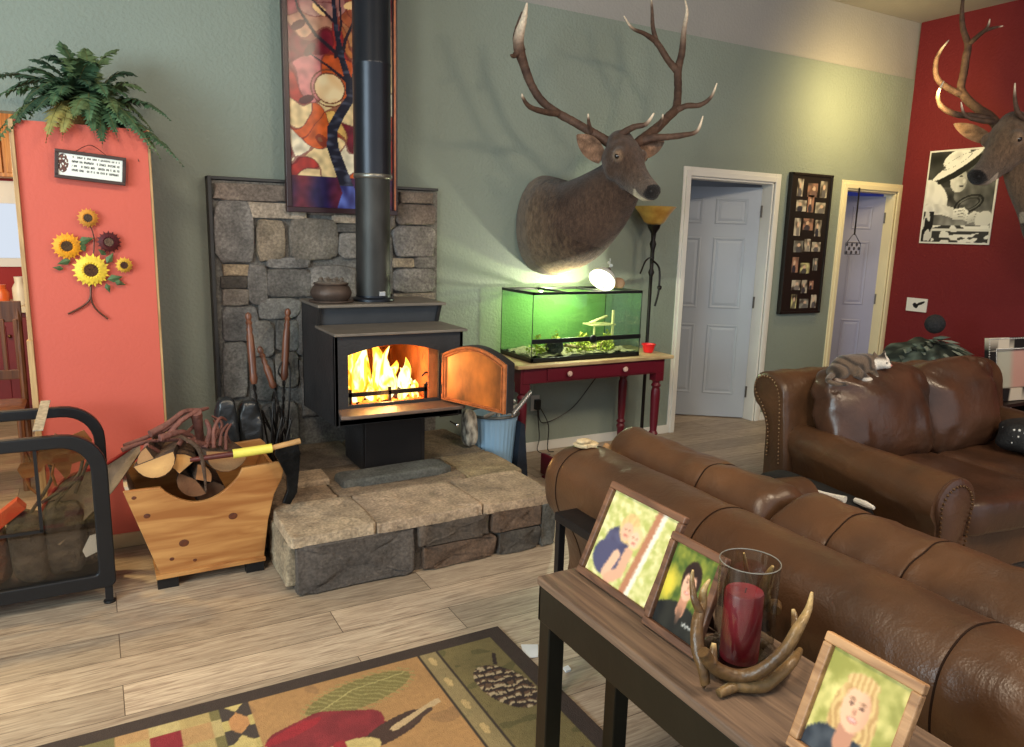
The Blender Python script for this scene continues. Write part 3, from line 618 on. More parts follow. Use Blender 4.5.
# fire brick liner
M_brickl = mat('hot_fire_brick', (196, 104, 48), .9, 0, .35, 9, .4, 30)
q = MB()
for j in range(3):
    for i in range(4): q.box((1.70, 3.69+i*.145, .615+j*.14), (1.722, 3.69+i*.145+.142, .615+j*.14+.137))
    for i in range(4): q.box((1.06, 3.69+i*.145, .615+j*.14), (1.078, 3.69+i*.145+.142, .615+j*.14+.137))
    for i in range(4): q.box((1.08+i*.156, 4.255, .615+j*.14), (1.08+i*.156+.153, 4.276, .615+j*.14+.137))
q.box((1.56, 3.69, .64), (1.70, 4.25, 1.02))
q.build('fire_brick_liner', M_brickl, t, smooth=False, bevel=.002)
MB().box((SX0+.02, SYF+.02, 1.035), (SX1-.02, 4.27, 1.055)).build('baffle', M_iron, t, smooth=False)
MB().box((SX0+.02, SYF+.02, .632), (SX1-.02, 4.27, .66)).build('ash_bed', mat('ash', (150, 110, 84), .95, 0, .5, 20, .8, 60), t, smooth=False)
# andiron bar grate
q = MB().box((1.12, 3.70, .735), (1.56, 3.715, .757))
for x in (1.13, 1.345, 1.55): q.box((x-.008, 3.70, .66), (x+.008, 3.713, .775))
q.tube(smoothpath([(1.55, 3.705, .77), (1.575, 3.705, .81), (1.555, 3.705, .84), (1.53, 3.705, .82)], 5), .005, 6)
q.build('andiron', M_iron, t, smooth=False)
# lip
q = MB().prism([(SX0+.015, SYF), (SX0-.015, SYF-.15), (SX0+.03, SYF-.165), (SX1-.07, SYF-.165), (SX1-.05, SYF-.15), (SX1-.06, SYF)], (0, 0, .672), (1, 0, 0), (0, 1, 0), (0, 0, 1), .018)
q.build('ash_lip', mat('warm_steel_lip', (128, 108, 96), .45, .5, .2, 12, .1), t, smooth=False, bevel=.003)
# pedestal and ash drawer
q = MB().box((1.235, 3.83, HZ+.002), (1.60, 4.16, .596)).build('pedestal', M_stove, t, smooth=False, bevel=.003)
dr = MB().box((1.235, 3.79, HZ+.004), (1.565, 3.83, .596)).build('ash_drawer', mat('black_drawer', (22, 19, 20), .5, .2, .2, 6), t, smooth=False, bevel=.004)
MB().sph(atY(457, 425, 3.70), .012, 12, 8).cyl(atY(457, 425, 3.70), atY(457, 425, 3.70)+V((0, .09, 0)), .005, n=8).build('latch_knob', mat('chrome', (210, 210, 210), .15, 1, .05, 4), dr)
# open door: hinge right of the opening, swung towards the room
h0 = V((1.615, 3.625, 0)); hd = V((.155, -.44, 0)); L_ = hd.length; hd.normalize(); hn = V((hd.y, -hd.x, 0))  # inner face normal towards -x
dd = .50; archd = [(0, .70)]+[(L_*i/n, .955+.065*sin(pi*i/n)) for i in range(n+1)]+[(L_, .70)]
if hn.x > 0: hn = -hn
dr = MB().prism(archd, h0, hd, (0, 0, 1), -hn, .055).build('door', M_stove, t, smooth=False, bevel=.004)
def insetp(k): 
    cx, cz = L_/2, .83; return [(cx+(x-cx)*k, cz+(z-cz)*(k-.005)) for x, z in archd]
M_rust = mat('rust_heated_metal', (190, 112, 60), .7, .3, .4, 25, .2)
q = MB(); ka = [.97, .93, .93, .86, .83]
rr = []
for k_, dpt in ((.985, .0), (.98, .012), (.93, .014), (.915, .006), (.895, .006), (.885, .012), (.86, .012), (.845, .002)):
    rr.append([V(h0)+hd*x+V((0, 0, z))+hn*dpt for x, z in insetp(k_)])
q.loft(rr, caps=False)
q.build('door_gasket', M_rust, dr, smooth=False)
q = MB(); 
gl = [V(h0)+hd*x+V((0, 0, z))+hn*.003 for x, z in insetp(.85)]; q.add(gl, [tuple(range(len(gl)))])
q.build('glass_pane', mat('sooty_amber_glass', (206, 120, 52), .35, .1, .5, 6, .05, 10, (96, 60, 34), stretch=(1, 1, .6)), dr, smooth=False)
hp = V(h0)+hd*(L_-.03)-hn*.06+V((0, 0, .76))
M_coil = mat('spring_steel_handle', (150, 146, 142), .35, .8, .2, 30)
q = MB().cyl(hp, hp+V((.03, 0, -.01)), .008, n=8); hq_ = hp+V((.02, -.01, -.10)); q.cyl(atY(513, 414, 3.2), atY(530, 393, 3.25), .014, .012, 14)
for i in range(12): 
    a_ = atY(513, 414, 3.2).lerp(atY(530, 393, 3.25), i/11); q.tube([a_+V((0, .014*cos(b), .014*sin(b))) for b in [2*pi*k/10 for k in range(10)]], .0025, 5, closed=True)
q.build('coil_handle', M_coil, dr)
for z in (.76, .93): MB().cyl((h0.x-.004, h0.y-.008, z-.025), (h0.x-.004, h0.y-.008, z+.025), .009, n=10).build('hinge', M_iron, dr)
# sliding damper knob
MB().tube([atY(440, 416, 3.60), atY(458, 414, 3.62)], .006, 8).build('damper_rod', M_iron, t)

# fire: logs, embers and flames
M_char = mat('charred_log', (60, 36, 26), .9, 0, .6, 14, .8, 50)
for i, (a, b_, r) in enumerate((((1.10, 3.80, .70), (1.52, 3.84, .71), .045), ((1.12, 3.93, .71), (1.54, 3.90, .72), .05), ((1.16, 3.85, .77), (1.44, 3.95, .79), .04))):
    rr_ = [r*(1+.1*nz(j*.7, i*3)) for j in range(9)]; q = MB().tube([V(a).lerp(V(b_), j/8)+V((0, 0, .006*nz(j, i))) for j in range(9)], rr_, 12)
    tag(q.build('burning_log', M_char), ('front charred log burning low behind the grate bar', 'rear charred log burning deep in the stove', 'short charred log laid across the other two in the fire')[i], 'log', 'logs burning in the stove')
q = MB()
rnd = random.Random(3)
for i in range(90):
    q.sph((rnd.uniform(1.11, 1.56), rnd.uniform(3.69, 3.80), rnd.uniform(.662, .70)), rnd.uniform(.006, .014), 6, 4)
tag(q.build('embers', emat('glowing_ember', (255, 110, 36), 2.2)), 'glowing orange ember bed below the grate bar in the stove', 'embers', kind='stuff')
m, nt, b = nodes('flame'); N = nt.nodes; L = nt.links
tc = N.new('ShaderNodeTexCoord'); sx = N.new('ShaderNodeSeparateXYZ'); L.new(tc.outputs['Object'], sx.inputs[0])
n1 = N.new('ShaderNodeTexNoise'); n1.inputs['Scale'].default_value = 11; n1.inputs['Distortion'].default_value = 1.2
mp = N.new('ShaderNodeMapping'); mp.inputs['Scale'].default_value = (1.6, 1.6, .45); L.new(tc.outputs['Object'], mp.inputs[0]); L.new(mp.outputs[0], n1.inputs['Vector'])
rp = N.new('ShaderNodeValToRGB'); e = rp.color_ramp.elements; e[0].position = .36; e[0].color = (*s2l((250, 120, 20)), 1); e[1].position = .62; e[1].color = (*s2l((255, 238, 170)), 1)
k = e.new(.48); k.color = (*s2l((255, 196, 60)), 1)
L.new(n1.outputs['Fac'], rp.inputs[0]); em = N.new('ShaderNodeEmission'); em.inputs['Strength'].default_value = 2.6; L.new(rp.outputs[0], em.inputs[0])
tr = N.new('ShaderNodeBsdfTransparent'); lw = N.new('ShaderNodeLayerWeight'); lw.inputs[0].default_value = .5
mx = N.new('ShaderNodeMixShader'); r2 = N.new('ShaderNodeValToRGB'); r2.color_ramp.elements[0].position = .35; r2.color_ramp.elements[1].position = .9
L.new(lw.outputs['Facing'], r2.inputs[0]); L.new(r2.outputs[0], mx.inputs[0]); L.new(em.outputs[0], mx.inputs[1]); L.new(tr.outputs[0], mx.inputs[2]); L.new(mx.outputs[0], N['Material Output'].inputs[0])
MATS['flame'] = m; rnd = random.Random(11); q = MB()
FL = [(1.13, 3.80, .27, .05), (1.17, 3.86, .31, .055), (1.22, 3.80, .30, .05), (1.26, 3.88, .24, .05), (1.31, 3.83, .31, .05), (1.36, 3.88, .32, .05), (1.37, 3.80, .29, .045), (1.42, 3.86, .20, .045), (1.47, 3.82, .22, .04), (1.49, 3.88, .15, .04), (1.15, 3.93, .33, .06), (1.28, 3.95, .33, .06), (1.34, 3.78, .16, .04), (1.19, 3.76, .14, .04), (1.44, 3.76, .1, .035), (1.26, 3.76, .11, .035), (1.10, 3.77, .20, .04), (1.52, 3.80, .09, .03)]
for i, (x, y, h, r) in enumerate(FL):
    pts = []; rs = []
    for j in range(12):
        u = j/11; pts.append((x+.02*sin(u*5+i*1.3)*u+.016*nz(i*3.1, u*3), y+.015*sin(u*4+i), .69+min(h, .33)*u)); rs.append(r*(max(0, (1-u))**.7)*(1+.25*sin(u*7+i*2))*(.6+.6*min(1, u*4))+.001)
    q.tube(pts, rs, 12)
tag(q.build('flames', m), 'bright yellow and orange flames burning in the open stove', 'fire', kind='stuff')
light('fire_glow', 'POINT', (1.33, 3.80, .84), 14, (1, .48, .14), .08)
light('fire_glow_low', 'POINT', (1.33, 3.70, .72), 2.5, (1, .45, .15), .05)

# stove pipe
t = thing('stove_pipe', 'tall black round stove pipe rising from the wood stove', 'stove pipe', (1.39, 4.09, ztop+.016))
PC = (1.39, 4.09); M_pipe = mat('black_stove_pipe', (40, 43, 50), .34, .5, .2, 5, .03); M_pipe2 = mat('worn_stove_pipe', (64, 64, 62), .5, .5, .45, 12, .05, stretch=(1, 1, .35))
MB().lathe([(.095, ztop+.017), (.095, 1.90), (.0, 1.90)], (*PC, 0), 48).build('lower_pipe', M_pipe2, t)
MB().lathe([(.101, 1.88), (.101, 2.45), (.103, 2.455), (.103, 2.465), (.101, 2.47), (.101, ZC-.03), (0, ZC-.03)], (*PC, 0), 48).build('upper_pipe', M_pipe, t)
MB().lathe([(.099, 1.865), (.104, 1.872), (.104, 1.885), (.10, 1.892)], (*PC, 0), 48).build('joint_ring', mat('ring_steel', (130, 128, 120), .35, .8), t)
MB().lathe([(.115, ztop+.017), (.115, ztop+.03), (.098, ztop+.04), (.098, ztop+.05)], (*PC, 0), 48).build('collar', M_pipe, t)
MB().lathe([(.101, ZC-.05), (.16, ZC-.03), (.16, ZC-.005)], (*PC, 0), 40).build('ceiling_collar', M_pipe, t)
MB().box((PC[0]+.0, PC[1]-.104, ztop+.05), (PC[0]+.035, PC[1]-.093, ztop+.075)).build('maker_plate', mat('plate_alloy', (190, 190, 188), .3, .7), t, smooth=False, bevel=.002)

# iron pot on the stove
pc = V((1.14, 4.06, ztop+.017)); t = thing('cast_iron_pot', 'squat dark cast iron pot with domed lid on the stove top', 'pot', pc)
M_cast = mat('rusty_cast_iron', (84, 70, 62), .55, .4, .3, 14, .15)
MB().lathe([(.06, 0), (.085, .005), (.108, .035), (.112, .055), (.10, .082), (.088, .092), (.095, .10), (.092, .105), (.08, .102)], pc, 32).build('body', M_cast, t)
MB().lathe([(.085, .104), (.06, .118), (.02, .125), (.0, .126)], pc, 28).build('lid', mat('crusted_lid', (120, 110, 100), .8, .2, .4, 60, .7, 120), t)
MB().lathe([(.118, .0), (.122, .006), (.118, .012), (.05, .004)], pc, 32).build('rim_saucer', M_cast, t)
for i in range(8):
    a = 2*pi*i/8; MB().sph(pc+V((.06*cos(a), .06*sin(a), .122)), .012, 8, 6).build('lid_bead', MATS['crusted_lid'], t)

# ================================================================== ART PANEL
AX0, AX1, AZ0, AZ1 = 1.005, 1.672, 1.68, 3.02
t = thing('tree_wall_panel', 'tall dark framed picture panel of a winding tree behind the stove pipe', 'wall art', ((AX0+AX1)/2, 4.57, AZ0))
trunk = [(.60, 0), (.55, .08), (.47, .18), (.40, .27), (.40, .35), (.48, .42), (.58, .49), (.57, .56), (.50, .66), (.45, .78), (.42, .95)]
brs = [([(.56, .58), (.50, .66), (.54, .74), (.62, .82), (.72, .95)], .010), ([(.58, .52), (.62, .60), (.66, .66), (.76, .74), (.90, .80)], .010), ([(.50, .66), (.26, .74), (.10, .84), (.04, .95)], .009), ([(.45, .80), (.24, .88), (.14, .97)], .007), ([(.56, .56), (.36, .62), (.20, .66)], .008), ([(.62, .82), (.74, .84), (.88, .9)], .006), ([(.44, .66), (.50, .80), (.48, .97)], .007), ([(.66, .66), (.80, .62), (.94, .64)], .006)]
pal = [(214, 96, 40), (232, 150, 70), (238, 206, 150), (176, 52, 40), (120, 30, 44), (206, 122, 120), (190, 70, 40), (240, 224, 190), (224, 176, 96)]
rs_ = random.Random(5); seeds = [(rs_.random(), rs_.random()*2.2, rs_.choice(pal)) for _ in range(46)]
def art(a, b):
    y = b*2.1; wx = a+.20*nz(a*4, y*4, 2); wy = y+.20*nz(a*4, y*4, 9)
    dl = sorted(((wx-p[0])**2+((wy-p[1]))**2, i) for i, p in enumerate(seeds))[:2]
    c = seeds[dl[0][1]][2]; edge = sqrt(dl[1][0])-sqrt(dl[0][0])
    if b > .55: c = lerp3(c, (112, 26, 38), min(1, (b-.55)*3)*.6)
    if b < .14: c = lerp3((42, 30, 74), (120, 40, 48), nz(a*5, y*4)+.4)
    c = lerp3(c, tuple(x*.7 for x in c), nz(a*16, y*16, 4)*.8+.3)
    if edge < .015 and b > .14: c = lerp3(c, (90, 30, 30), .6)
    if .008 < abs(sqrt(ell(a, y, .38, 1.10, .16, .15))-1)*.14 < .02: c = (110, 60, 40)
    elif ell(a, y, .38, 1.10, .14, .13) < 1: c = lerp3((232, 206, 160), (216, 170, 120), nz(a*9, y*9)+.4)
    for (lx, ly, r_, k_) in ((.10, 1.62, .6, 0), (.30, 1.78, -.5, 1), (.20, 1.42, .9, 0), (.60, 1.86, .3, 1), (.75, 1.5, -.7, 1), (.16, .98, .4, 0), (.82, 1.1, .9, 1), (.44, 1.98, .2, 0), (.12, 1.9, .8, 1), (.88, 1.75, 1.1, 0)):
        if ell(a, y, lx, ly, .075, .035, r_) < 1: c = (72, 18, 26) if k_ == 0 else (236, 190, 130)
    d, tt = segd(a, y, [(p, q_*2.1) for p, q_ in trunk])
    wdt = .055*(1-tt)**.8+.014+(.12*max(0, .10-tt)/.10)
    if d < wdt: return lerp3((32, 32, 44), (96, 100, 120), max(0, nz(a*10, y*26, 1)*1.2)) if b > .1 else lerp3((46, 44, 96), (110, 130, 210), nz(a*14, y*7)+.3)
    for pts, w_ in brs:
        d, tt = segd(a, y, [(p, q_*2.1) for p, q_ in pts])
        if d < w_*(2.2-1.4*tt): return (40, 30, 38)
    return c
painted('picture_face', (AX0+.03, 4.465, AZ0+.03), (AX1-AX0-.06, 0, 0), (0, 0, AZ1-AZ0-.06), 130, 270, art, attmat('glossy_print', .25), t)
q = frame_bars(MB(), V((AX0, 4.497, AZ0)), V((1, 0, 0)), V((0, 0, 1)), V((0, -1, 0)), AX1-AX0, AZ1-AZ0, .03, .045); q.box((AX0+.01, 4.47, AZ0+.01), (AX1-.01, 4.497, AZ1-.01))
q.build('frame', mat('dark_maroon_frame', (52, 26, 30), .35, 0, .3, 10), t, smooth=False, bevel=.003)
MB().box((AX1-.024, 4.444, AZ0+.03), (AX1-.014, 4.453, AZ1-.03)).build('inner_fillet', mat('gilt_fillet', (190, 110, 70), .4, .2, .4, 15), t, smooth=False)

# ================================================================== ELK TROPHIES
M_elk = attmat('elk_fur', .9, .8, 230, .1, stretch=(1, 1, .3), sheen=.2, vary=.35)
M_antler = attmat('antler_bone', .62, .5, 60, .2, vary=.2); M_eye = mat('dark_glass_eye', (16, 10, 8), .05, 0, .05, 4, coat=1)
M_nose = mat('elk_nose', (30, 26, 26), .3, 0, .2, 30, .2)
def elk(label, neck, nr, poll, nose, antlers, ks, ears, dark, cat='mounted elk head'):
    """neck: spine points from the wall; nr: (half width, half height) per point; head lofted from poll to nose"""
    base = neck[0]; t = thing('mounted_elk_head', label, cat, base)
    q = MB(); P = smoothpath(neck, 5); hw = interp([r[0] for r in nr], len(P)); hh = interp([r[1] for r in nr], len(P))
    rings = []; n = 40; wall_n = (P[1]-P[0]).normalized()
    for i, p in enumerate(P):
        d = (P[min(i+1, len(P)-1)]-P[max(i-1, 0)]).normalized()
        if i == 0: d = wall_n
        x = d.cross(V((0, 0, 1))).normalized(); y = x.cross(d).normalized()
        if i == 0: y = V((0, 0, 1)); x = wall_n.cross(y).normalized(); x.z = 0
        rings.append([p+x*cos(2*pi*k/n)*hw[i]+y*sin(2*pi*k/n)*hh[i]*(1.0 if sin(2*pi*k/n) > 0 else 1.08) for k in range(n)])
    q.loft(rings)
    hd_ = (nose-poll); L0 = hd_.length; hd_.normalize(); hx = hd_.cross(V((0, 0, 1))).normalized(); hy = hx.cross(hd_).normalized()
    prof = [(-.10, .055, .06, -.02), (-.02, .090, .095, -.01), (.10, .100, .108, -.005), (.24, .094, .104, -.012), (.38, .078, .090, -.02), (.55, .060, .073, -.024), (.72, .050, .060, -.022), (.86, .049, .054, -.018), (.95, .047, .048, -.014), (1.0, .038, .036, -.012), (1.03, .02, .02, -.01)]
    rings = []; k0 = L0/.40*ks
    for tt, w_, h_, off in prof:
        c = poll+hd_*(tt*L0)+hy*off*k0
        rings.append([c+hx*cos(2*pi*k/n)*w_*k0+hy*sin(2*pi*k/n)*h_*k0*(1+.10*abs(cos(2*pi*k/n))) for k in range(n)])
    q.loft(rings)
    # brow ridges, cheeks
    for sg in (-1, 1):
        q.sph(poll+hd_*.26*L0+hx*sg*.072*k0+hy*.040*k0, (.036*k0,)*3, 14, 10)
        q.sph(poll+hd_*.93*L0+hx*sg*.026*k0+hy*.004*k0, (.024*k0,)*3, 12, 8)
        q.sph(poll+hd_*.22*L0+hx*sg*.052*k0-hy*.060*k0, (.050*k0,)*3, 14, 10)
    q.sph(poll+hd_*-.02*L0-hd_*0+hy*.04*k0, .075*k0)
    q.sph(poll+hd_*.86*L0-hy*.052*k0, .030*k0)            # lower jaw
    q.tube([poll+hd_*.40*L0-hy*.07*k0, poll+hd_*.84*L0-hy*.056*k0], [.05*k0, .030*k0], 14)
    q = q.remeshed(.011, 7)
    D0, D1_, FACE = dark
    ax = [(P[i], i/len(P)) for i in range(len(P))]
    Lt = (base-poll).length
    def colr(p):
        h = (p-poll).dot(hd_)/L0; up = (p-poll).dot(hy)/k0; sd = abs((p-poll).dot(hx))/k0; fr = nz(p.x*60, p.y*60, p.z*22)*.7+nz(p.x*12, p.y*12, p.z*8)*.3
        fn = min(1, (p-base).dot((poll-base).normalized())/Lt)
        c = lerp3(D1_, D0, min(1, max(0, (fn-.18)*3.0+fr*.4)))
        if p.z < base.z-.24 and fn > .0: c = lerp3(c, (176, 150, 104), min(1, (base.z-.24-p.z)*9))  # yellow lamp glow from below, painted into the lowest fur
        if h > -.12 and (p-poll).length < L0*1.35 and (p-poll).dot(hd_) > -.06:
            f = lerp3(c, FACE, min(1, (h+.12)*5))
            if h > .5: f = lerp3(f, (108, 92, 80), min(1, (h-.5)*2.5))
            e = poll+hd_*.28*L0+hy*.035*k0
            ed = min((p-(e+hx*sg*.092*k0)).length for sg in (-1, 1))/k0
            if ed < .040: f = lerp3((150, 122, 98), f, max(0, (ed-.024)/.016))
            if h > .72 and up < -.045: f = (206, 190, 166)
            if h > .93 and up > -.035: f = (32, 28, 28)
            c = f
        return s2l(lerp3(c, tuple(x*.72 for x in c), fr+.45))
    q.build('head_and_neck', M_elk, t, color=colr, angle=80)
    e = poll+hd_*.29*L0+hy*.036*k0
    for sg in (-1, 1): MB().sph(e+hx*sg*.092*k0, .0150*k0, 14, 10).build('eye', M_eye, t)
    for sg in (-1, 1): MB().sph(poll+hd_*.985*L0+hx*sg*.026*k0+hy*.004*k0, .010*k0, 10, 8).build('nostril', mat('nostril_black', (8, 7, 7), .5), t)
    if cat: MB().tube([poll+hd_*(.55+.05*i)*L0+hx*0-hy*(.070-.003*i)*k0+hx*.033*k0*(1-i/12) for i in range(9)]+[poll+hd_*.97*L0-hy*.048*k0], .003, 6).build('mouth_line', mat('mouth_dark', (30, 20, 18), .6), t)
    # backing board at the wall
    for (b, tp, w_, back) in ears:
        b, tp = V(b), V(tp); d = tp-b; up = V(back).normalized(); sd = d.cross(up).normalized(); rings = []
        for i in range(11):
            u = i/10; ww = w_*(sin(pi*(u*.82+.16))**.8); c = b+d*u+up*.012*sin(pi*u)
            rings.append([c+sd*cos(a)*ww+up*(sin(a)*.006+ (abs(cos(a))**2)*ww*.55) for a in [2*pi*k/16 for k in range(16)]])
        qq = MB().loft(rings); qq.build('ear', M_elk, t, color=lambda p: s2l(lerp3((150, 118, 96), (84, 64, 50), nz(p.x*30, p.y*30, p.z*30)+.45)), angle=80)
    for paths in antlers:
        qq = MB(); cs = []
        for pts, rr in paths:
            sp_ = smoothpath(pts, 7); rs = [x_*1.18 for x_ in interp(rr, len(sp_))]; n0 = len(qq.v)
            rs = [r_*(1+.10*nz(i*.9, r_*90)) for i, r_ in enumerate(rs)]
            qq.tube(sp_, rs, 12)
            L_ = len(sp_)
            for i in range(L_):
                u = i/(L_-1); 
                c = lerp3((94, 72, 60), (72, 54, 46), nz(i*.4, i*.1)+.4)
                if rs[-1] < .006 and u > .72: c = lerp3(c, (226, 208, 184), min(1, (u-.72)*6))
                cs += [s2l(c)]*12
            while len(cs) < len(qq.v): cs.append(cs[-1])
        qq.c = cs; a_ = qq.build('antler', M_antler, t, angle=80)
    return t
Yv = atY
neck = [V((2.80, D-.005, 1.67)), V((2.80, 4.44, 1.655)), V((2.84, 4.25, 1.68)), V((2.89, 4.10, 1.77)), V((2.94, 3.98, 1.88)), V((2.965, 3.90, 1.97))]
nr = [(.21, .325), (.235, .32), (.215, .28), (.18, .235), (.15, .185), (.115, .14)]
poll = Yv(618, 152, 3.88); nose = Yv(655, 193, 3.52)
Lb = [(614, 146, 3.90), (603, 139, 3.93), (591, 132, 3.98), (574, 122, 4.04), (556, 112, 4.10), (541, 100, 4.14), (531, 84, 4.16), (524, 65, 4.16), (519, 48, 4.14), (519, 36, 4.12), (524, 18, 4.06), (527, 3, 4.0)]
A1 = [([Yv(*p) for p in Lb], [.026, .026, .024, .022, .021, .021, .021, .024, .030, .027, .016, .004]),
      ([Yv(519, 50, 4.14), Yv(514, 56, 4.13), Yv(511, 55, 4.1)], [.022, .012, .005]),
      ([Yv(521, 52, 4.14), Yv(517, 40, 4.14), Yv(518, 28, 4.12), Yv(523, 12, 4.08)], [.026, .022, .016, .008]),
      ([Yv(560, 114, 4.09), Yv(545, 112, 4.04), Yv(530, 107, 3.98), Yv(523, 98, 3.94), Yv(522, 94, 3.92)], [.018, .016, .013, .008, .003]),
      ([Yv(592, 134, 3.97), Yv(589, 124, 3.93), Yv(588, 114, 3.9)], [.014, .010, .004]),
      ([Yv(613, 143, 3.89), Yv(622, 134, 3.82), Yv(634, 127, 3.74), Yv(646, 124, 3.68), Yv(654, 113, 3.64)], [.020, .019, .016, .011, .004])]
Rb = [(634, 146, 3.84), (645, 137, 3.86), (657, 128, 3.88), (668, 117, 3.92), (676, 108, 3.96), (678, 90, 4.02), (678, 70, 4.06), (682, 52, 4.06), (684, 30, 4.04), (687, 12, 4.0), (685, 0, 3.98)]
A2 = [([Yv(*p) for p in Rb], [.026, .026, .025, .024, .023, .021, .022, .019, .014, .008, .003]),
      ([Yv(678, 72, 4.06), Yv(668, 60, 4.08), Yv(657, 43, 4.1), Yv(645, 34, 4.08), Yv(632, 28, 4.05), Yv(624, 16, 4.02)], [.021, .018, .017, .012, .008, .003]),
      ([Yv(657, 43, 4.1), Yv(653, 28, 4.1), Yv(652, 10, 4.08), Yv(651, -6, 4.06)], [.015, .012, .008, .003]),
      ([Yv(674, 112, 3.95), Yv(686, 106, 3.9), Yv(700, 105, 3.85), Yv(711, 97, 3.8), Yv(717, 83, 3.77)], [.018, .016, .014, .009, .003]),
      ([Yv(640, 142, 3.85), Yv(652, 138, 3.80), Yv(668, 137, 3.74), Yv(684, 135, 3.69), Yv(697, 131, 3.65), Yv(703, 116, 3.63)], [.021, .020, .017, .014, .010, .003]),
      ([Yv(654, 132, 3.87), Yv(661, 124, 3.83), Yv(663, 114, 3.8)], [.014, .010, .003])]
ears = [(Yv(602, 160, 3.92), Yv(577, 135, 3.95), .062, (-.6, -.8, .1)), (Yv(638, 157, 3.86), Yv(664, 141, 3.84), .05, (-.6, -.8, .1))]
elk('bull elk head mounted on the green wall above the glass terrarium', neck, nr, poll, nose, [A1, A2], 1.06, ears, ((66, 48, 38), (120, 98, 76), (88, 68, 56)))
# second elk on the red wall, mostly beyond the frame
Xv = atX
poll = Xv(1016, 134, 6.05); nose = Xv(974, 178, 5.70)
neck = [V((XR-.005, 3.0, 1.72)), V((6.62, 3.0, 1.72)), V((6.46, 3.0, 1.78)), V((6.32, 3.05, 1.90)), V((6.20, 3.10, 2.03)), poll.lerp(V((6.2, 3.15, 2.0)), .45)]
B1 = [([Xv(998, 127, 6.05), Xv(990, 117, 6.08), Xv(977, 108, 6.12), Xv(966, 98, 6.16), Xv(961, 88, 6.18), Xv(964, 72, 6.2), Xv(966, 58, 6.2), Xv(968, 45, 6.2), Xv(963, 28, 6.18), Xv(962, 10, 6.15), Xv(964, -8, 6.1)], [.032, .030, .028, .028, .026, .024, .024, .022, .018, .013, .008]),
      ([Xv(968, 45, 6.2), Xv(978, 36, 6.18), Xv(987, 28, 6.15), Xv(990, 19, 6.12)], [.018, .015, .010, .003]),
      ([Xv(984, 31, 6.16), Xv(993, 28, 6.2), Xv(1003, 26, 6.24)], [.013, .010, .003]),
      ([Xv(962, 95, 6.16), Xv(948, 88, 6.1), Xv(937, 78, 6.04), Xv(936, 62, 6.0), Xv(941, 50, 5.98), Xv(949, 40, 5.96)], [.022, .020, .018, .015, .010, .003]),
      ([Xv(990, 119, 6.05), Xv(972, 116, 5.98), Xv(955, 114, 5.92), Xv(941, 106, 5.88), Xv(938, 94, 5.85), Xv(944, 81, 5.83)], [.023, .021, .019, .016, .011, .003]),
      ([Xv(994, 122, 6.04), Xv(978, 120, 5.96), Xv(965, 115, 5.9), Xv(961, 102, 5.86)], [.020, .016, .011, .003])]
B2 = [([Xv(1020, 128, 6.0), Xv(1034, 118, 6.0), Xv(1052, 108, 6.05), Xv(1070, 80, 6.15), Xv(1075, 40, 6.2)], [.030, .028, .026, .022, .012]),
      ([Xv(1030, 121, 6.0), Xv(1019, 114, 5.92), Xv(1015, 100, 5.88), Xv(1015, 83, 5.86)], [.020, .016, .011, .003])]
ears = [(Xv(992, 142, 6.1), Xv(954, 124, 6.16), .055, (-1, -.3, .1)), (Xv(1034, 140, 5.98), Xv(1068, 128, 6.0), .055, (-1, -.3, .1))]
elk('bull elk head mounted on the red wall beside the black and white poster', neck, [(.235, .30), (.25, .32), (.23, .30), (.18, .24), (.135, .18), (.10, .13)], poll, nose, [B1, B2], 1.22, ears, ((76, 54, 40), (120, 96, 74), (120, 96, 76)))

# ================================================================== CONSOLE TABLE AND TERRARIUM
t = thing('console_table', 'long dark red console table with turned legs under the terrarium', 'table', (2.95, 4.3, 0))
M_dred = mat('dark_red_paint', (98, 16, 34), .4, 0, .12, 5, .05); TX0, TX1, TY0, TY1, TZ = 2.34, 3.58, 4.07, 4.56, .765
MB().box((TX0-.02, TY0-.03, TZ-.025), (TX1+.03, TY1, TZ)).build('tabletop', woodmat('worn_pale_wood', (206, 182, 138), (158, 130, 90), 4, 0, .5), t, smooth=False, bevel=.008, seg=3)
q = MB().box((TX0+.04, TY0+.005, TZ-.13), (TX1-.03, TY0+.03, TZ-.026)).box((TX0+.04, TY1-.045, TZ-.13), (TX1-.03, TY1-.02, TZ-.026)).box((TX0+.03, TY0+.02, TZ-.13), (TX0+.05, TY1-.02, TZ-.026)).box((TX1-.05, TY0+.02, TZ-.13), (TX1-.03, TY1-.02, TZ-.026))
q.build('apron', M_dred, t, smooth=False, bevel=.003)
dr = MB().box((TX0+.22, TY0-.004, TZ-.118), (TX1-.12, TY0+.004, TZ-.036)).build('drawer', M_dred, t, smooth=False, bevel=.003)
for u in (411, 584):
    pass
for x in (2.72, 3.18): MB().lathe([(.006, 0), (.006, .012), (.018, .018), (.019, .026), (.012, .034), (0, .035)], (x, TY0-.004, TZ-.075), 16, M=Matrix.Rotation(pi/2, 4, 'X')).build('drawer_knob', mat('pale_wood_knob', (214, 180, 166), .4), dr)
for x in (TX0+.06, TX1-.06):
    for y in (TY0+.045, TY1-.06):
        q = MB().box((x-.036, y-.036, TZ-.19), (x+.036, y+.036, TZ-.026))
        q.lathe([(.034, TZ-.19), (.024, TZ-.205), (.036, TZ-.225), (.026, TZ-.245), (.033, TZ-.27), (.034, .45), (.029, .26), (.024, .20), (.036, .18), (.025, .165), (.035, .145), (.027, .12), (.023, .03), (.028, .015), (.021, 0)], (x, y, 0), 20)
        q.build('leg', M_dred, t, bevel=.002)
tag(MB().box((2.53, 3.80, .002), (2.60, 4.05, .012)).box((2.55, 3.72, .012), (2.575, 4.10, .15)).build('red_board', M_dred, smooth=False, bevel=.003), 'low dark red board standing on edge beside the console table leg', 'board')
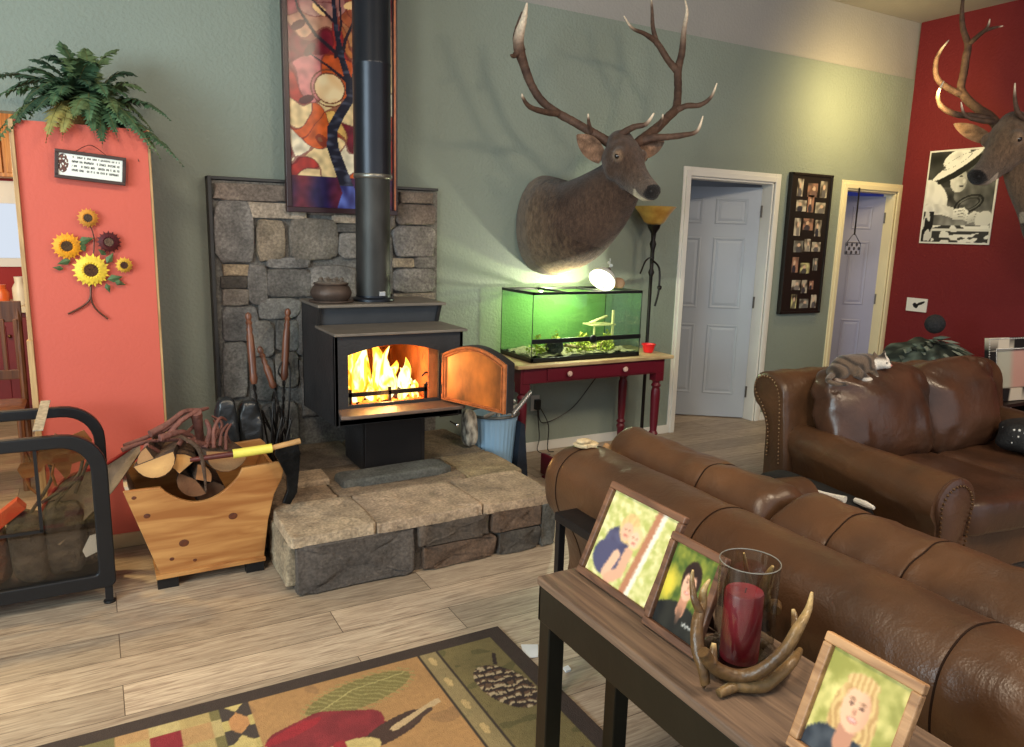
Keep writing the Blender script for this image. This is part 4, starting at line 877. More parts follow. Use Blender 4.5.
# terrarium
GX0, GX1, GY0, GY1, GZ0, GZ1 = 2.455, 3.34, 4.105, 4.53, TZ+.001, 1.225
t = thing('glass_terrarium', 'long front-opening glass terrarium on the red console table', 'terrarium', ((GX0+GX1)/2, (GY0+GY1)/2, GZ0))
M_bpl = mat('black_plastic', (18, 20, 20), .35, 0, .1, 6); GL = glass('clear_glass', (240, 250, 245))
q = MB()
for z0, z1 in ((GZ0, GZ0+.03), (GZ1-.018, GZ1)):
    q.box((GX0, GY0, z0), (GX1, GY0+.018, z1)); q.box((GX0, GY1-.018, z0), (GX1, GY1, z1)); q.box((GX0, GY0, z0), (GX0+.018, GY1, z1)); q.box((GX1-.018, GY0, z0), (GX1, GY1, z1))
q.box((GX0, GY0, GZ0), (GX1, GY1, GZ0+.008)); q.box((GX0+.28, GY0, GZ1-.016), (GX0+.30, GY1, GZ1-.002)); q.box((GX0+.6, GY0, GZ1-.016), (GX0+.62, GY1, GZ1-.002))
for x in (GX0, GX1-.005):
    for y in (GY0, GY1-.005): q.box((x, y, GZ0), (x+.005, y+.005, GZ1))
q.box((GX0, GY0-.006, GZ0+.125), (GX1, GY0+.006, GZ0+.155))
q.lathe([(.028, 0), (.028, .012), (.02, .016), (0, .016)], ((GX0+GX1)/2+.03, GY0-.006, GZ0+.14), 20, M=Matrix.Rotation(pi/2, 4, 'X'))
q.build('frame', M_bpl, t, smooth=False, bevel=.002)
MB().box((GX0+.003, GY0+.002, GZ0+.03), (GX1-.003, GY0+.006, GZ0+.125)).box((GX0+.003, GY0+.002, GZ0+.155), (GX1-.003, GY0+.006, GZ1-.018)).build('front_glass', GL, t, smooth=False)
MB().box((GX0+.001, GY0+.006, GZ0+.03), (GX0+.004, GY1-.006, GZ1-.018)).build('side_glass', GL, t, smooth=False)
MB().box((GX1-.004, GY0+.006, GZ0+.03), (GX1-.001, GY1-.006, GZ1-.018)).build('side_glass', GL, t, smooth=False)
MB().box((GX0+.003, GY1-.005, GZ0+.03), (GX1-.003, GY1-.002, GZ1-.018)).build('back_glass', glass('green_tinted_glass', (236, 255, 225)), t, smooth=False)
light('terrarium_lamp_light', 'POINT', (2.92, 4.28, 1.17), 15, (1, .96, .70), .012)
tag(MB().add(*(lambda nx, ny: ([(GX0+.02+(GX1-GX0-.04)*i/nx, GY0+.025+(GY1-GY0-.05)*j/ny, GZ0+.035+.022*nz(i*.35, j*.6)) for j in range(ny+1) for i in range(nx+1)], [(j*(nx+1)+i, j*(nx+1)+i+1, (j+1)*(nx+1)+i+1, (j+1)*(nx+1)+i) for j in range(ny) for i in range(nx)]))(40, 14)).build('terrarium_gravel', mat('pale_gravel', (176, 170, 130), .9, 0, .5, 90, .8, 120)), 'pale gravel bed on the terrarium floor', 'gravel', kind='stuff')
rnd = random.Random(21); M_moss = mat('lime_moss', (196, 208, 84), .8, 0, .5, 40, .8, 60)
for j, (x, y, s_) in enumerate(((2.58, 4.24, .08), (2.78, 4.33, .06), (2.90, 4.20, .085), (3.02, 4.34, .07), (3.12, 4.21, .07), (3.25, 4.36, .05))):
    q = MB()
    for k in range(120):
        a, b = rnd.uniform(0, 2*pi), rnd.uniform(0, 1); c = V((x+cos(a)*s_*1.3*b, y+sin(a)*s_*b*.8, GZ0+.04+rnd.uniform(0, .11)*(1.15-b)))
        d = V((rnd.uniform(-1, 1), rnd.uniform(-1, 1), rnd.uniform(.1, 1))).normalized()*.022; e = d.cross(V((0, 0, 1))).normalized()*.010
        q.add([c, c+d*.5+e, c+d, c+d*.5-e, c+V((0, 0, -.004))], [(0, 1, 2, 3), (0, 3, 4), (0, 4, 1), (1, 4, 2), (3, 2, 4)])
    lb = ['lime green moss clump at the left end of the terrarium', 'lime green moss clump behind the grey rock in the terrarium', 'large lime green moss clump in the middle of the terrarium', 'lime green moss clump right of the middle one in the terrarium', 'lime green moss clump beside the driftwood in the terrarium', 'small lime green moss clump at the right end of the terrarium'][j]
    tag(q.build('moss_clump', M_moss), lb, 'moss', 'moss clumps in the terrarium')
q = MB().superbox((2.71, 4.22, GZ0+.085), (.06, .045, .05), .7, 20, 12, disp=lambda p: p*(1+.25*nz(p.x*30, p.y*30, p.z*30)))
tag(q.build('terrarium_rock', mat('dark_grey_rock', (70, 70, 66), .9, 0, .4, 30, .7)), 'dark grey rock near the left front of the terrarium', 'rock')
q = MB().tube(smoothpath([(2.78, 4.2, GZ0+.09), (2.95, 4.24, GZ0+.055), (3.08, 4.25, GZ0+.06), (3.17, 4.26, GZ0+.10)], 5), .013, 8)
tag(q.build('driftwood', mat('pale_driftwood', (176, 150, 110), .8, 0, .4, 20, .4)), 'pale driftwood branch lying across the terrarium gravel', 'driftwood')
q = MB().box((3.10, 4.34, GZ0+.19), (3.30, 4.47, GZ0+.20)).box((3.27, 4.34, GZ0+.03), (3.285, 4.355, GZ0+.30)).box((3.11, 4.34, GZ0+.03), (3.12, 4.35, GZ0+.19)).tube(smoothpath([(3.11, 4.40, GZ0+.205), (3.18, 4.38, GZ0+.235), (3.26, 4.4, GZ0+.25)], 5), .010, 8)
tag(q.build('basking_shelf', mat('pale_shelf', (190, 186, 130), .6, 0, .2, 20), smooth=False), 'pale basking shelf on thin posts at the right of the terrarium', 'shelf')
# dome lamp on the terrarium lid
t = thing('dome_lamp', 'white dome heat lamp glowing on top of the terrarium', 'lamp', (3.12, 4.33, GZ1+.001))
c = atY(602, 280, 4.32); ax_ = (rgt*-.42+dwn*.68-fwd*.50).normalized()
Mq = ax_.to_track_quat('Z', 'Y').to_matrix().to_4x4()
MB().lathe([(.088, .0), (.084, -.022), (.064, -.05), (.034, -.066), (.0, -.068)], c, 32, M=Mq @ Matrix.Scale(1.12, 4), caps=False).build('shade', mat('white_enamel_dome', (235, 235, 230), .4), t)
MB().lathe([(.0, -.004), (.060, -.006), (.083, .0)], c, 32, M=Mq @ Matrix.Scale(1.12, 4), caps=False).build('lamp_face', emat('lamp_glow', (250, 255, 225), 2), t)
MB().tube([c-ax_*.066, c-ax_*.12], [.022, .02], 14).build('socket', MATS['chrome'], t)
base_ = V((c.x+.03, c.y+.02, GZ1+.002)); MB().tube([c-ax_*.09, V((c.x+.05, c.y+.05, GZ1+.06)), base_], .006, 8).lathe([(.035, 0), (.035, .006), (0, .008)], base_, 16).build('stand', MATS['chrome'], t)
light('dome_lamp_light', 'SPOT', (3.0, 4.26, 1.262), 14, (.86, 1, .46), .012, (2.78, 4.75, 1.42), spot=165)
q = MB().lathe([(.03, 0), (.045, .01), (.05, .035), (.04, .06), (.02, .072), (0, .074)], (3.30, 4.34, GZ1+.001), 20)
tag(q.build('clay_hide', mat('tan_clay', (170, 140, 110), .7)), 'small tan clay hide sitting at the right end of the terrarium lid', 'ornament')
q = MB()
for i in range(9): q.sph((3.235+.018*sin(i*2.1), 4.36+.01*cos(i*2), GZ1+.012+i*.021), .012, 10, 6)
q.tube([(3.235, 4.36, GZ1), (3.235, 4.36, GZ1+.21)], .004, 6)
tag(q.build('crystal_ornament', mat('crystal', (225, 235, 235), .08, 0, .1, 10, spec=.9)), 'small sparkling crystal spire between dome lamp and floor lamp', 'ornament')
# red cup
q = MB().lathe([(.026, 0), (.034, .005), (.046, .055), (.052, .058), (.052, .064), (.044, .064), (.030, .012), (0, .010)], (3.50, 4.20, TZ+.001), 28)
tag(q.build('red_bowl', mat('red_plastic', (226, 26, 36), .35)), 'small bright red plastic bowl on the console table corner', 'bowl')
# torchiere lamp
t = thing('floor_lamp', 'dark bronze torchiere floor lamp with amber glass bowl beside the door', 'lamp', (3.665, 4.42, 0))
LX, LY = 3.665, 4.42; M_dbr = mat('dark_bronze', (34, 28, 26), .4, .6, .2, 10, .1)
MB().lathe([(.14, 0), (.14, .012), (.10, .03), (.04, .045), (.02, .07)], (LX, LY, 0), 32).build('base', M_dbr, t)
MB().lathe([(.013, .06), (.013, .75), (.022, .77), (.013, .79), (.013, 1.30), (.024, 1.33), (.014, 1.36), (.016, 1.50), (.026, 1.54), (.016, 1.57), (.02, 1.62), (.045, 1.66), (.05, 1.68), (.0, 1.68)], (LX, LY, 0), 20).build('pole', M_dbr, t)
MB().lathe([(.045, 1.682), (.075, 1.70), (.112, 1.76), (.152, 1.808), (.156, 1.812), (.148, 1.812), (.108, 1.768), (.07, 1.708), (0, 1.70)], (LX, LY, 0), 36).build('lamp_shade', mat('amber_glass', (206, 164, 84), .3, 0, .3, 12, rgb2=(170, 120, 50)), t)
a1 = [(LX, LY-.01, 1.40), (LX-.05, LY-.05, 1.44), (LX-.14, LY-.10, 1.42), (LX-.20, LY-.12, 1.33)]
MB().tube(smoothpath(a1, 6), .006, 8).build('reading_arm', M_dbr, t)
MB().tube(smoothpath([(LX, LY-.01, 1.42), (LX+.05, LY-.03, 1.36), (LX+.05, LY-.04, 1.2), (LX+.03, LY-.03, 1.08)], 6), .008, 8).build('hanging_arm', M_dbr, t)
MB().sph((LX+.055, LY-.04, 1.22), .018, 12, 8).build('switch_knob', M_dbr, t)
# outlet with cords
M_outl = mat('beige_plastic', (206, 200, 184), .45)
t = thing('wall_outlet', 'beige wall outlet with black plug under the console table', 'outlet', atY(535, 403, 4.597))
c = atY(535, 403, 4.594); MB().box((c.x-.036, 4.59, c.z-.058), (c.x+.036, 4.598, c.z+.058)).build('plate', M_outl, t, smooth=False, bevel=.003)
MB().box((c.x-.012, 4.555, c.z-.045), (c.x+.03, 4.59, c.z+.03)).build('plug', M_bpl, t, smooth=False, bevel=.004)
tag(MB().tube(smoothpath([(c.x+.01, 4.56, c.z), (c.x+.05, 4.56, .22), (c.x+.30, 4.565, .30), (c.x+.5, 4.57, .5), (c.x+.62, 4.57, .64)], 8), .004, 6).build('power_cord', M_bpl), 'black cord climbing behind the console table to the terrarium', 'cord')
tag(MB().tube(smoothpath([(c.x+.0, 4.56, c.z-.03), (c.x+.02, 4.55, .12), (c.x-.02, 4.5, .03), (c.x+.06, 4.45, .006)], 8), .004, 6).tube(smoothpath([(c.x+.02, 4.55, c.z-.03), (c.x+.09, 4.54, .2), (c.x+.09, 4.54, .02), (c.x+.12, 4.5, .006)], 8), .004, 6).build('power_cord', M_bpl), 'tangled black cords hanging from the outlet to the floor', 'cord')

# blue ribbed bin and kindling between hearth and console
t = thing('ribbed_bin', 'pale blue ribbed metal bin standing between hearth and console table', 'bin', (2.19, 4.10, 0))
q = MB(); nn = 60; cb = V((2.19, 4.10, 0))
for zz, r_ in ((0.0, .115), (.46, .155)): pass
rings = []
for z, r_ in ((.002, .115), (.44, .15), (.455, .156), (.465, .152)):
    rings.append([cb+V((r_*cos(2*pi*k/nn)*(1+(.02 if k % 2 else 0)), r_*.9*sin(2*pi*k/nn)*(1+(.02 if k % 2 else 0)), z)) for k in range(nn)])
q.loft(rings); q.build('body', mat('pale_blue_enamel', (150, 186, 214), .4, .1, .1, 6), t, smooth=False)
q = MB(); q.tube([cb+V((.158*cos(a), .142*sin(a), .462)) for a in [2*pi*k/32 for k in range(32)]], .010, 8, closed=True); q.build('rim', mat('grey_metal_rim', (96, 98, 96), .45, .5, .2, 10), t)
M_birch = attmat('birch_bark', .8, .4, 60)
rnd = random.Random(5)
for i in range(7):
    a = V((2.10+rnd.uniform(-.06, .16), 4.06+rnd.uniform(-.06, .1), .468)); b = a+V((rnd.uniform(-.14, .12), rnd.uniform(-.12, .05), rnd.uniform(.04, .10)))
    q = MB().tube([a, a.lerp(b, .5)+V((.01, 0, .012)), b], [.012, .011, .008], 8)
    tag(q.build('kindling_stick', M_birch, color=lambda p: s2l(lerp3((206, 198, 182), (90, 76, 64), nz(p.x*40, p.y*40, p.z*40)*1.6+.3))), 'pale bark kindling piece on the blue ribbed bin, '+['lowest one', 'longest one', 'one pointing at the stove door', 'one pointing at the console leg', 'topmost one', 'one lying furthest back', 'one nearest the hearth'][i], 'kindling', 'bark kindling on the blue bin')
q = MB(); q.superbox((1.975, 4.02, .295+.115), (.045, .05, .112), .6, 24, 18, disp=lambda p: p*(1+.18*nz(p.x*14, p.y*14, p.z*9)))
tag(q.build('birch_log', mat('flecked_birch_bark', (196, 186, 168), .85, 0, .5, 26, .5, 60, (58, 50, 44), stretch=(1, 1, .5))), 'upright pale birch log with dark bark flecks beside the blue bin', 'log')
q = MB().prism([(0, 0), (.10, 0), (.06, .40), (.03, .42)], (2.28, 3.96, .002), (1, .1, 0), (0, 0, 1), (0, 1, 0), .07)
tag(q.build('dark_blue_bag', mat('navy_cloth', (28, 38, 52), .85, 0, .3, 10, .3)), 'dark navy cloth bag slumped between blue bin and console leg', 'bag')

# ================================================================== PHOTO BOARD, POSTER, SWITCH, ORNAMENT
bx0, bx1, bz0, bz1 = 5.245, 5.765, .955, 2.165
t = thing('photo_board', 'tall black multi-photo frame hung between the two doors', 'picture frame', ((bx0+bx1)/2, 4.57, bz0))
MB().box((bx0, 4.565, bz0), (bx1, 4.597, bz1)).box((bx0, 4.555, bz0), (bx0+.02, 4.566, bz1)).box((bx1-.02, 4.555, bz0), (bx1, 4.566, bz1)).box((bx0, 4.555, bz0), (bx1, 4.566, bz0+.02)).box((bx0, 4.555, bz1-.02), (bx1, 4.566, bz1)).build('frame', mat('black_brown_frame', (30, 24, 20), .4, 0, .2, 10), t, smooth=False, bevel=.002)
ph = [(20, 12, 52, 100), (75, 30, 130, 100), (145, 15, 185, 100), (15, 118, 70, 175), (78, 90, 112, 178), (120, 125, 175, 180), (8, 210, 42, 300), (55, 210, 110, 270), (122, 215, 158, 300), (6, 325, 58, 385), (65, 315, 98, 380), (105, 330, 155, 380), (0, 410, 35, 490), (45, 440, 98, 495), (115, 415, 142, 480), (0, 530, 48, 582), (55, 530, 88, 600), (98, 535, 122, 580), (0, 605, 30, 680), (45, 630, 95, 680), (110, 610, 142, 680)]
for i, (a, b_, c, d) in enumerate(ph):
    # crop rows -> board coordinates, slant of the crop removed
    sh = lambda x, y: (x+.075*y)/195; x0_, x1_ = bx0+.03+(bx1-bx0-.06)*sh(a, b_)*.98, bx0+.03+(bx1-bx0-.06)*sh(c, b_)*.98
    z1_, z0_ = bz1-.03-(bz1-bz0-.06)*b_/690, bz1-.03-(bz1-bz0-.06)*d/690
    tone = [(196, 186, 166), (176, 168, 150), (160, 120, 100), (206, 200, 140), (140, 140, 130)][i % 5 if i > 8 else (i*2) % 3]
    seed = i*7.7
    def fn(u, w_):
        c = lerp3(tone, (60, 54, 48), nz(u*2.2+seed, w_*2.2, seed)*1.3+.25)
        if ell(u, w_, .5+.15*sin(seed), .62, .16, .16) < 1: c = (208, 176, 150)
        if ell(u, w_, .5+.15*sin(seed), .2, .28, .28) < 1: c = lerp3((50, 50, 60), tone, .3+.3*sin(seed))
        return c
    x0_, x1_ = max(x0_, bx0+.025), min(x1_, bx1-.025)
    if x1_-x0_ > .02: painted('photo', (x0_, 4.5635, z0_), (x1_-x0_, 0, 0), (0, 0, z1_-z0_), 12, 16, fn, M_paint, t)
# black and white poster on the red wall: a wide hat, hands and a round coil
def poster(a, b):
    g = 96+60*nz(a*3+4, b*3)+30*nz(a*12, b*12)
    if a < .42 and b > .60: g = 58+30*nz(a*7, b*7)
    # shirt and shoulder
    if ell(a, b, .10, .50, .26, .17, -.5) < 1: g = 214-50*max(0, nz(a*9, b*6))
    if ell(a, b, .62, .56, .20, .14, .3) < 1: g = 92+40*nz(a*10, b*10)
    # head under a broad pale hat
    if ell(a, b, .47, .68, .125, .135, .35) < 1: g = 196-110*max(0, (a-.45)*3.2)+14*nz(a*20, b*20)
    if ell(a, b, .55, .665, .022, .028) < 1: g = 190
    if ell(a, b, .50, .72, .028, .010) < 1 or ell(a, b, .52, .615, .035, .009) < 1: g = 52
    if ell(a, b, .48, .80, .36, .058, .42) < 1: g = 34
    if ell(a, b, .42, .845, .38, .050, .42) < 1: g = 226
    if ell(a, b, .40, .925, .20, .085, .35) < 1: g = 236-70*max(0, nz(a*6, b*9))
    if .9 < ell(a, b, .41, .885, .22, .04, .38) < 1.0: g = 90
    # forearm and hands holding a coil
    if segd(a, b, [(.04, .38), (.28, .36), (.46, .32)])[0] < .055: g = 206-60*abs(nz(a*8, b*10))
    if abs(sqrt(ell(a, b, .66, .42, .20, .085, .25))-1) < .10 or abs(sqrt(ell(a, b, .66, .42, .15, .055, .25))-1) < .08: g = 28
    for k_ in range(4):
        if segd(a, b, [(.46, .35-.03*k_), (.60, .37-.035*k_), (.66, .33-.03*k_)])[0] < .013: g = 222-12*k_
        if segd(a, b, [(.88, .30-.03*k_), (.76, .33-.03*k_), (.68, .29-.025*k_)])[0] < .013: g = 200-10*k_
    if ell(a, b, .90, .25, .12, .09, .3) < 1: g = 196
    if b < .19:
        g = 60+150*(nz(a*7+2, b*22, 5) > .05); 
        if .12 < b < .15: g = 200
    if a < .16 and b < .34: g = 40+150*(nz(a*16, b*8, 2) > .08)
    g = 128+(g-124)*1.15; g = max(12, min(236, g)); return (g, g, g*.98)
t = thing('poster', 'black and white poster of a hatted man on the red wall', 'poster', (XR-.01, 4.0, 1.605))
pb = [4.355, 3.72, 1.602, 2.43]
painted('print', (XR-.012, pb[0]-.015, pb[2]+.015), (0, pb[1]-pb[0]+.03, 0), (0, 0, pb[3]-pb[2]-.03), 90, 110, poster, M_paint, t)
MB().box((XR-.010, pb[1], pb[2]), (XR-.002, pb[0], pb[3])).build('white_border_sheet', mat('poster_paper', (228, 226, 220), .5), t, smooth=False)
t = thing('light_switch', 'white wall plate with dark bird-like marks on the red wall', 'switch plate', (XR-.01, 4.3, 1.0))
def swp(a, b): return (30, 28, 28) if (ell(a, b, .45, .45, .12, .2, .3) < 1 or ell(a, b, .68, .62, .28, .09, .7) < 1) else (220, 218, 212)
painted('plate_face', (XR-.0135, 4.40, .965), (0, -.20, 0), (0, 0, .125), 40, 30, swp, M_paint, t)
MB().box((XR-.013, 4.20, .965), (XR-.002, 4.40, 1.09)).build('plate', mat('white_plate', (222, 220, 214), .4), t, smooth=False)
# hanging ornament at the right door
t = thing('door_ornament', 'dark metal ornament hanging on a strap over the lavender door', 'ornament', (6.16, 4.57, 1.5))
oc = atY(853, 246, 4.575); q = MB().box((oc.x-.008, 4.57, oc.z+.10), (oc.x+.008, 4.575, 2.08)); q.build('strap', M_iron, t, smooth=False)
q = MB(); q.tube([oc+V((-.10, 0, .02)), oc+V((0, 0, .12)), oc+V((.10, 0, .02))], .004, 6)
for r_ in (0,): q.tube([oc+V((-.105, 0, .03)), oc+V((.105, 0, .03)), oc+V((.105, 0, -.075)), oc+V((-.105, 0, -.075))], .004, 6, closed=True)
for i in range(6):
    for j in range(3):
        if (i+j) % 2 == 0: q.sph(oc+V((-.085+i*.034, 0, .012-j*.035)), (.017, .004, .016), 10, 6)
q.build('pierced_panel', mat('grey_pierced_metal', (90, 92, 104), .4, .6, .3, 30), t)

# ================================================================== FRONT SOFA
M_seam = mat('leather_seam', (40, 26, 18), .9, spec=.1)
def rollprofile(pts): return pts
t = thing('sofa', 'long brown leather sofa in the foreground seen from behind', 'sofa', (1.9, .75, 0))
SY1 = 2.23
def softext(q, prof, y0, y1, bulge=.03, n=40, wr=.006, endr=.06, seams=()):
    """extrude a closed (x,z) profile along y with rounded ends, slight wrinkles and seam grooves"""
    cx = sum(p[0] for p in prof)/len(prof); cz = sum(p[1] for p in prof)/len(prof); rings = []
    ys = []; m_ = 8
    for i in range(m_+1): a = pi/2*i/m_; ys.append((y0+endr*(1-cos(a)) if False else y0+endr*(1-cos(a)), sin(a)))
    inner = int((y1-y0-2*endr)/.025)
    ys += [(y0+endr+(y1-y0-2*endr)*i/inner, 1) for i in range(1, inner)]
    for i in range(m_, -1, -1): a = pi/2*i/m_; ys.append((y1-endr*(1-cos(a)), sin(a)))
    ys = [p_ for p_ in ys if not any(abs(p_[0]-s_) < .018 for s_ in seams)]
    ys += [(s_+d_, 1) for s_ in seams if y0+endr+.03 < s_ < y1-endr+.001-.0 for d_ in (-.017, -.011, -.006, -.003, 0, .003, .006, .011, .017)]
    ys.sort(key=lambda p_: (p_[0], p_[1] if p_[0] < (y0+y1)/2 else -p_[1]))
    for y, k_ in ys:
        sc = (1-bulge*2)+bulge*2*k_ if k_ > .0 else .0
        sc = .72+.28*k_; g = min([abs(y-s_) for s_ in seams]+[9]); gr = -.002*math.exp(-(g/.008)**2)
        ring = []
        for (x, z) in prof:
            dx, dz = x-cx, z-cz; r_ = sqrt(dx*dx+dz*dz) or 1
            w_ = wr*(nz(x*7, y*6, z*7)+.5*nz(x*18, y*22, z*18))
            f = sc+(w_+gr)/r_
            ring.append(V((cx+dx*f, y, cz+dz*f)))
        rings.append(ring)
    q.loft(rings); q.seams = []
    for s_ in seams:
        k_ = min(range(len(ys)), key=lambda i: abs(ys[i][0]-s_))
        if y0+endr < s_ < y1-endr: q.seams.append(rings[k_])
    return q
def build_seams(q, par):
    for rg in getattr(q, 'seams', []): MB().tube(rg, .0028, 6, closed=True).build('seam', M_seam, par)
def spline_prof(pts, k=5):
    P_ = [V((x, 0, z)) for x, z in pts]; n_ = len(P_); out = []
    for i in range(n_):
        p0, p1, p2, p3 = P_[i-1], P_[i], P_[(i+1) % n_], P_[(i+2) % n_]
        for j in range(k):
            u = j/k; p = .5*((2*p1)+(p2-p0)*u+(2*p0-5*p1+4*p2-p3)*u*u+(3*p1-p0-3*p2+p3)*u**3); out.append((p.x, p.z))
    return out
roll = spline_prof([(1.385, .72), (1.405, .79), (1.46, .838), (1.54, .848), (1.62, .82), (1.67, .76), (1.68, .68), (1.70, .50), (1.70, .14), (1.52, .11), (1.53, .30), (1.50, .46), (1.44, .57), (1.395, .64)])
q = softext(MB(), roll, -.25, SY1, seams=(2.12, 1.45, .745, .02), endr=.07); build_seams(q, q.build('back_frame', M_leather, t, angle=80))
for i, (a, b_) in enumerate(((1.475, 2.27), (.70, 1.465), (-.05, .69))):
    dx_ = .04 if i else 0; dz_ = -.004*min(i, 1); pr = spline_prof([(x_+dx_*(x_ > 1.72), z_+dz_) for x_, z_ in [(1.69, .70), (1.70, .79), (1.75, .845), (1.82, .855), (1.90, .82), (1.97, .70), (2.06, .50), (1.95, .44), (1.76, .50)]])
    q = softext(MB(), pr, a, b_, seams=(1.76, 1.25, 1.03, .3), endr=.05, wr=.013); build_seams(q, q.build('back_cushion', M_leather, t, angle=80))
for i, (a, b_) in enumerate(((1.42, 2.0), (.735, 1.41), (.05, .725))):
    MB().superbox((2.28, (a+b_)/2, .40), (.36, (b_-a)/2, .085), .3, 40, 18).build('seat_cushion', M_leather, t)
arm = [(x, z) for x, z in [(1.76+.02, .60)]]
q = MB(); rings = []
for i in range(9):
    x = 1.70+(2.72-1.70)*i/8; kk = (.9 if i in (0, 8) else 1)
    rings.append([V((x, 2.14+.105*kk*cos(a), .47+.10*kk*sin(a))) if sin(a) > -.4 else V((x, 2.13+.07*kk*cos(a), .14)) for a in [2*pi*k/28 for k in range(28)]])
q.loft(rings).build('arm', M_leather, t, angle=70)
MB().superbox((2.15, .95, .22), (.55, 1.16, .12), .15, 32, 10).build('base', M_leather, t)
for x in (1.72, 2.62):
    for y in (2.02, -.1): MB().cyl((x, y, .11), (x, y, 0), .03, .02, 12).build('foot', M_dw, t)

# carved ornament and stick on the sofa end
q = MB().superbox(atZ(586, 444, .856), (.045, .035, .010), .7, 20, 8, disp=lambda p: p*(1+.3*nz(p.x*50, p.y*50)))
q.superbox(atZ(584, 441, .872), (.028, .02, .008), .7, 16, 8)
tag(q.build('bark_chip', mat('cream_bark', (206, 184, 144), .8, 0, .3, 40, .4)), 'cream bark chips lying on the end of the sofa back', 'bark')
q = MB().tube([atZ(606, 446, .77), atZ(622, 456, .77)], [.014, .011], 8)
tag(q.build('wood_chip', mat('tan_wood_chip', (170, 128, 84), .8, 0, .3, 30, .3)), 'short tan wood chip beside the sofa back cushions', 'wood')

# small dark table at the sofa end
t = thing('side_table', 'narrow dark side table tucked under the sofa back, by the hearth', 'table', (1.35, 1.9, 0))
MB().box((1.30, 1.15, .655), (1.395, 1.99, .685)).build('tabletop', M_black, t, smooth=False, bevel=.003)
for x, y in ((1.302, 1.96), (1.302, 1.16)): MB().box((x, y, 0), (x+.025, y+.025, .655)).build('leg', M_black, t, smooth=False, bevel=.002)

# ================================================================== SOFA TABLE AND WHAT STANDS ON IT
t = thing('sofa_table', 'long narrow wooden sofa table with black metal frame behind the sofa', 'table', (1.07, .7, 0))
TT = .755; M_bark = woodmat('weathered_brown_wood', (118, 94, 74), (80, 62, 50), 2.6, 1, .6, .3, 22)
MB().box((.925, -.4, TT-.022), (1.235, 1.485, TT)).build('tabletop', M_bark, t, smooth=False, bevel=.004)
q = MB().box((.928, -.39, TT-.115), (.938, 1.478, TT-.022)).box((1.222, -.39, TT-.115), (1.232, 1.478, TT-.022)).box((.928, 1.468, TT-.115), (1.232, 1.478, TT-.022)).box((.928, -.395, TT-.115), (1.232, -.385, TT-.022))
M_bt = mat('black_table_steel', (30, 30, 24), .38, .4, .25, 5, .04); q.build('apron', M_bt, t, smooth=False, bevel=.002)
for x, y in ((.931, 1.428), (1.150, 1.428), (.931, -.39), (1.180, -.39)): MB().box((x, y, 0), (x+.047, y+.047, TT-.10)).build('leg', M_bt, t, smooth=False, bevel=.003)

def photo_frame(label, y0, w_, h_, lean, fn, wood, x0=1.035, group=None, yaw=0):
    """frame facing -x, bottom edge on the table from y0 towards the camera, leaning back"""
    t = thing('framed_photo', label, 'picture frame', (x0, y0-w_/2, TT), group=group)
    U = V((sin(yaw), -cos(yaw), 0)); Vv = V((sin(lean)*cos(yaw), sin(lean)*sin(yaw), cos(lean))); N_ = U.cross(Vv).normalized()
    if N_.x > 0: N_ = -N_
    O = V((x0, y0, TT+.002)); b = .0175
    frame_bars(MB(), O, U, Vv, N_, w_, h_, b, .016).build('frame', wood, t, smooth=False, bevel=.003)
    MB().prism([(.006, .006), (w_-.006, .006), (w_-.006, h_-.006), (.006, h_-.006)], O+N_*.0005, U, Vv, N_, -.006 if False else .003).build('backing', M_dkf, t, smooth=False)
    offs = [(0, 0), (.014, .004), (-.014, -.004), (.004, .012), (-.004, -.012), (.009, -.009), (-.009, .009)]
    def soft(a, b_):
        cs_ = [fn(a+dx+.012*nz(a*30, b_*30, 8), b_+dy+.012*nz(a*30, b_*30, 3)) for dx, dy in offs]; return tuple(sum(c_[k_] for c_ in cs_)/len(cs_) for k_ in range(3))
    painted('photograph', O+U*(b-.004)+Vv*(b-.004)+N_*.0045, U*(w_-2*b+.008), Vv*(h_-2*b+.008), 90, 110, soft, M_paint, t)
    e = O+U*w_/2+Vv*h_*.7-N_*.003; f = V((e.x+.06, e.y, TT+.003))
    MB().prism([(-.02, 0), (.02, 0), (.015, 1), (-.015, 1)], f, U, e-f, -N_, .003).build('easel_leg', M_dkf, t, smooth=False)
    return t
def foliage(a, b, c1, c2, s_=7): return lerp3(c1, c2, nz(a*s_, b*s_, 3)+.5*nz(a*s_*3, b*s_*3, 5)+.4)
SK, SKd = (226, 176, 146), (190, 134, 106)
def pic1(a, b):
    c = foliage(a, b, (176, 178, 100), (232, 220, 168), 12)
    if .62 < a-.12*(b-.5) < .70: c = (176, 120, 90)
    if .70 < a-.12*(b-.5) < .76: c = (232, 220, 200)
    if ell(a, b, .34, .38, .20, .26, .5) < 1: c = lerp3((84, 84, 112), (58, 58, 84), nz(a*9, b*9)+.4)
    if ell(a, b, .24, .26, .20, .20, .3) < 1: c = (76, 76, 104)
    if segd(a, b, [(.36, .34), (.30, .10)])[0] < .055: c = SK
    if segd(a, b, [(.50, .42), (.48, .18), (.36, .06)])[0] < .060: c = lerp3(SK, SKd, .3)
    if ell(a, b, .40, .66, .135, .17) < 1: c = lerp3((222, 190, 130), (196, 156, 104), nz(a*30, b*9)+.3)
    if ell(a, b, .52, .60, .10, .13) < 1: c = (228, 192, 140)
    if ell(a, b, .38, .62, .085, .105) < 1: c = SK
    if ell(a, b, .51, .58, .07, .09) < 1: c = lerp3(SK, (240, 200, 170), .5)
    for (cx, cy) in ((.35, .64), (.41, .64), (.49, .60), (.54, .60)):
        if ell(a, b, cx, cy, .012, .008) < 1: c = (90, 60, 50)
    for (cx, cy) in ((.38, .575), (.515, .54)):
        if ell(a, b, cx, cy, .028, .011) < 1: c = (176, 90, 84)
    return c
